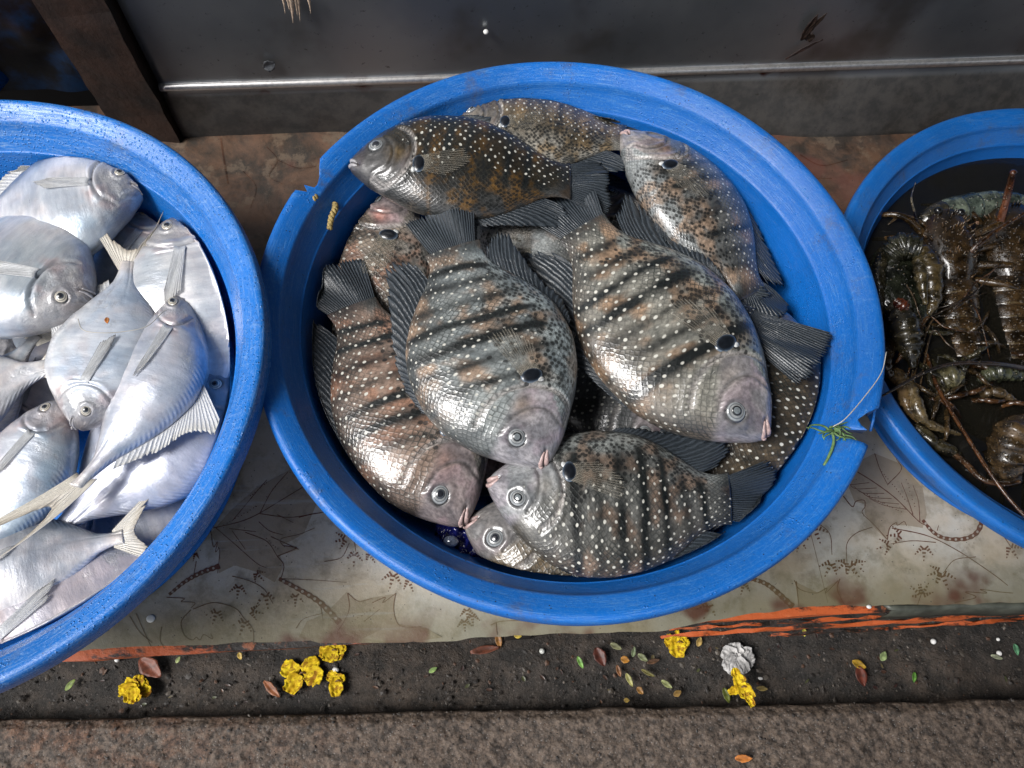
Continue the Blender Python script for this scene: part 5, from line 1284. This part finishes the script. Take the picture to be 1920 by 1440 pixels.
# green string tangle at the right notch
g0 = at(1555, 808, .158); parts = []; rs = np.random.RandomState(4)
for k in range(13):
    an = rs.uniform(0, 6.28); L = rs.uniform(.008, .017); P = [np.array([0, 0, .004]) + rs.uniform(-.002, .002, 3)]
    for j in range(4): an += rs.uniform(-.9, .9); P.append(P[-1] + np.array([math.cos(an) * 1.2, math.sin(an) * .8, 0]) * L / 3.2 + np.array([0, 0, rs.uniform(-.001, .0014)]))
    parts.append(tube(spline(P, 12), np.linspace(.0011, .0004, 12), 5))
parts.append(tube(spline([(0, 0, .004), (.001, -.010, .004), (-.003, -.022, .002), (-.006, -.028, .0)], 20), .0012, 6))
V, F = merge(parts); o = mesh_obj('string_knot', V, F, M_green); o.location = g0; tag(o, 'frayed green string knot tied at the broken right rim of the middle tub', 'string')
P = spline([at(x, y, z) for x, y, z in ((1562, 800, .166), (1585, 785, .172), (1620, 745, .176), (1652, 700, .178), (1662, 660, .178))], 40); V, F = tube(P, .0004, 6)
tag(mesh_obj('nylon_thread', V, F, M_nylon), 'nylon thread running from the green knot over the right rim', 'thread')
# torn rim sliver hanging at the right notch
P = spline([at(x, y, z) for x, y, z in ((1640, 768, .158), (1638, 785, .150), (1632, 808, .145))], 12); V, F = tube(P, [.0012] * 12, 6)
mesh_obj('torn_sliver', V - tc, F, M_tub, tubC, attrs={'wear': np.ones(len(V))})
# dark blue crumpled bag with a clear blister, near the lower left of the heap
V = []; B0 = at(868, 1014, .098)
for i in range(40):
    for j in range(40):
        u, v_ = i / 39 - .5, j / 39 - .5
        V.append((u * .045, v_ * .052, .012 * fnoise(u * 7 + 2, v_ * 7, 3) + .010 * (1 - 4 * (u * u + v_ * v_)) + .004 * vnoise(u * 25, v_ * 25)))
n = N('dark_blue_film'); n.set(col=(.008, .010, .09), rough=.12, coat=.5, normal=n.bump(n.noise(120, 3, n.obj()), .4, .001))
o = mesh_obj('plastic_bag', V, gridF(40, 40), n.m, solid=.0004); o.location = B0; tag(o, 'small crumpled dark blue plastic bag between the snouts and tub wall', 'plastic bag')
o = blob('fish_gut', 'clear jelly blob beside the dark blue bag in the middle tub', 'jelly', 846, 1016, .112, 12, simple('clear_jelly', (.22, .26, .36), .08, .3, 200, .2, trans=.5), e=(1.2, .9, .7))

# rotten leaf crumbs trodden into the gutter
Vs = []; Fs = []; Cs = []; rs = np.random.RandomState(31); o_ = 0
for k in range(170):
    a_ = rs.uniform(-.1, 1.3); b_ = rs.uniform(.004, .15); L = rs.uniform(.002, .008); V, F = leaf_mesh(L, L * rs.uniform(.3, .8), .2, 5, 4, .5, k)
    th = rs.uniform(0, 6.28); V = V @ np.array([[math.cos(th), math.sin(th), 0], [-math.sin(th), math.cos(th), 0], [0, 0, 1]]); c0 = q0 + a_ * e + b_ * nn
    zz = ZG + .010 * float(fnoise(np.array(a_ * 14), np.array(b_ * 14), 4)) + .0012
    Vs.append(V + (c0[0], c0[1], zz)); Fs += [tuple(i + o_ for i in f) for f in F]; o_ += len(V)
    c_ = [(.045, .022, .014), (.025, .018, .013), (.08, .035, .015), (.09, .07, .03), (.05, .055, .02), (.025, .010, .008)][rs.choice(6, p=[.3, .25, .13, .1, .06, .16])]
    Cs.append(np.tile(c_, (len(V), 1)))
o = mesh_obj('leaf_litter', np.vstack(Vs), Fs, mat_col('litter', .45, .1, .4), attrs={'col': np.vstack(Cs)}); tag(o, 'small rotten leaf crumbs trodden into the gutter dirt', 'leaf litter', kind='stuff')
# gutter grit: nobody could count it
parts = []; rs = np.random.RandomState(8)
ico = np.array([(0, 0, 1), (.89, 0, .45), (.28, .85, .45), (-.72, .53, .45), (-.72, -.53, .45), (.28, -.85, .45), (0, 0, -.6)])
icf = [(0, 1, 2), (0, 2, 3), (0, 3, 4), (0, 4, 5), (0, 5, 1), (6, 2, 1), (6, 3, 2), (6, 4, 3), (6, 5, 4), (6, 1, 5)]
Vs = []; Fs = []; Cs = []
for k in range(7000):
    a_ = rs.uniform(-.15, 1.35); b_ = rs.uniform(.002, .17) if k % 3 else rs.uniform(-.10, 0)
    zz = (ZG + .010 * float(fnoise(np.array(a_ * 14), np.array(b_ * 14), 4)) - .0005) if b_ > 0 else float(slabz(np.array(a_), np.array(b_)))
    s_ = rs.choice([.0009, .0014, .002, .0032], p=[.45, .3, .18, .07]) * (1 if b_ > 0 else .65)
    c0 = q0 + a_ * e + b_ * nn; R_ = rs.uniform(.5, 1.4, 3) * s_
    th = rs.uniform(0, 6.28); cth, sth = math.cos(th), math.sin(th)
    v = ico * R_ * (1 + rs.uniform(-.25, .25, (7, 1))); v = np.c_[v[:, 0] * cth - v[:, 1] * sth, v[:, 0] * sth + v[:, 1] * cth, v[:, 2] * .7]
    Vs.append(v + (c0[0], c0[1], zz)); Fs += [tuple(i + 7 * k for i in f) for f in icf]
    c_ = [(.035, .029, .025), (.06, .05, .04), (.018, .015, .013), (.10, .085, .07), (.07, .035, .02)][rs.choice(5, p=[.36, .24, .24, .08, .08])]
    Cs.append(np.tile(c_, (7, 1)))
o = mesh_obj('gravel', np.vstack(Vs), Fs, mat_col('grit', .6, 0, .2), smooth=False, attrs={'col': np.vstack(Cs)}); tag(o, 'loose dark grit and crumbs over gutter and slab', 'gravel', kind='stuff')

# ------------------------------------------------------------------ added awnings overhead (out of view, placed to shade the rear and right)
def slab_box(name, x0, x1, y0, y1, z, label):
    V = [(x0, y0, z), (x1, y0, z), (x1, y1, z), (x0, y1, z), (x0, y0, z + .02), (x1, y0, z + .02), (x1, y1, z + .02), (x0, y1, z + .02)]
    F = [(0, 3, 2, 1), (4, 5, 6, 7), (0, 1, 5, 4), (1, 2, 6, 5), (2, 3, 7, 6), (3, 0, 4, 7)]
    tag(mesh_obj(name, V, F, simple('dark_awning', (.05, .05, .055), .8, .2, 8, .2), smooth=False), label, 'awning')
slab_box('added_awning', -2.5, 3.5, .45, 3.2, 1.5, 'added dark awning shading the counter behind the tubs, unseen above the picture')
slab_box('added_awning', -.48, 3.5, -.9, .44, 1.46, 'added lower awning panel shading the right tub, unseen outside the picture')
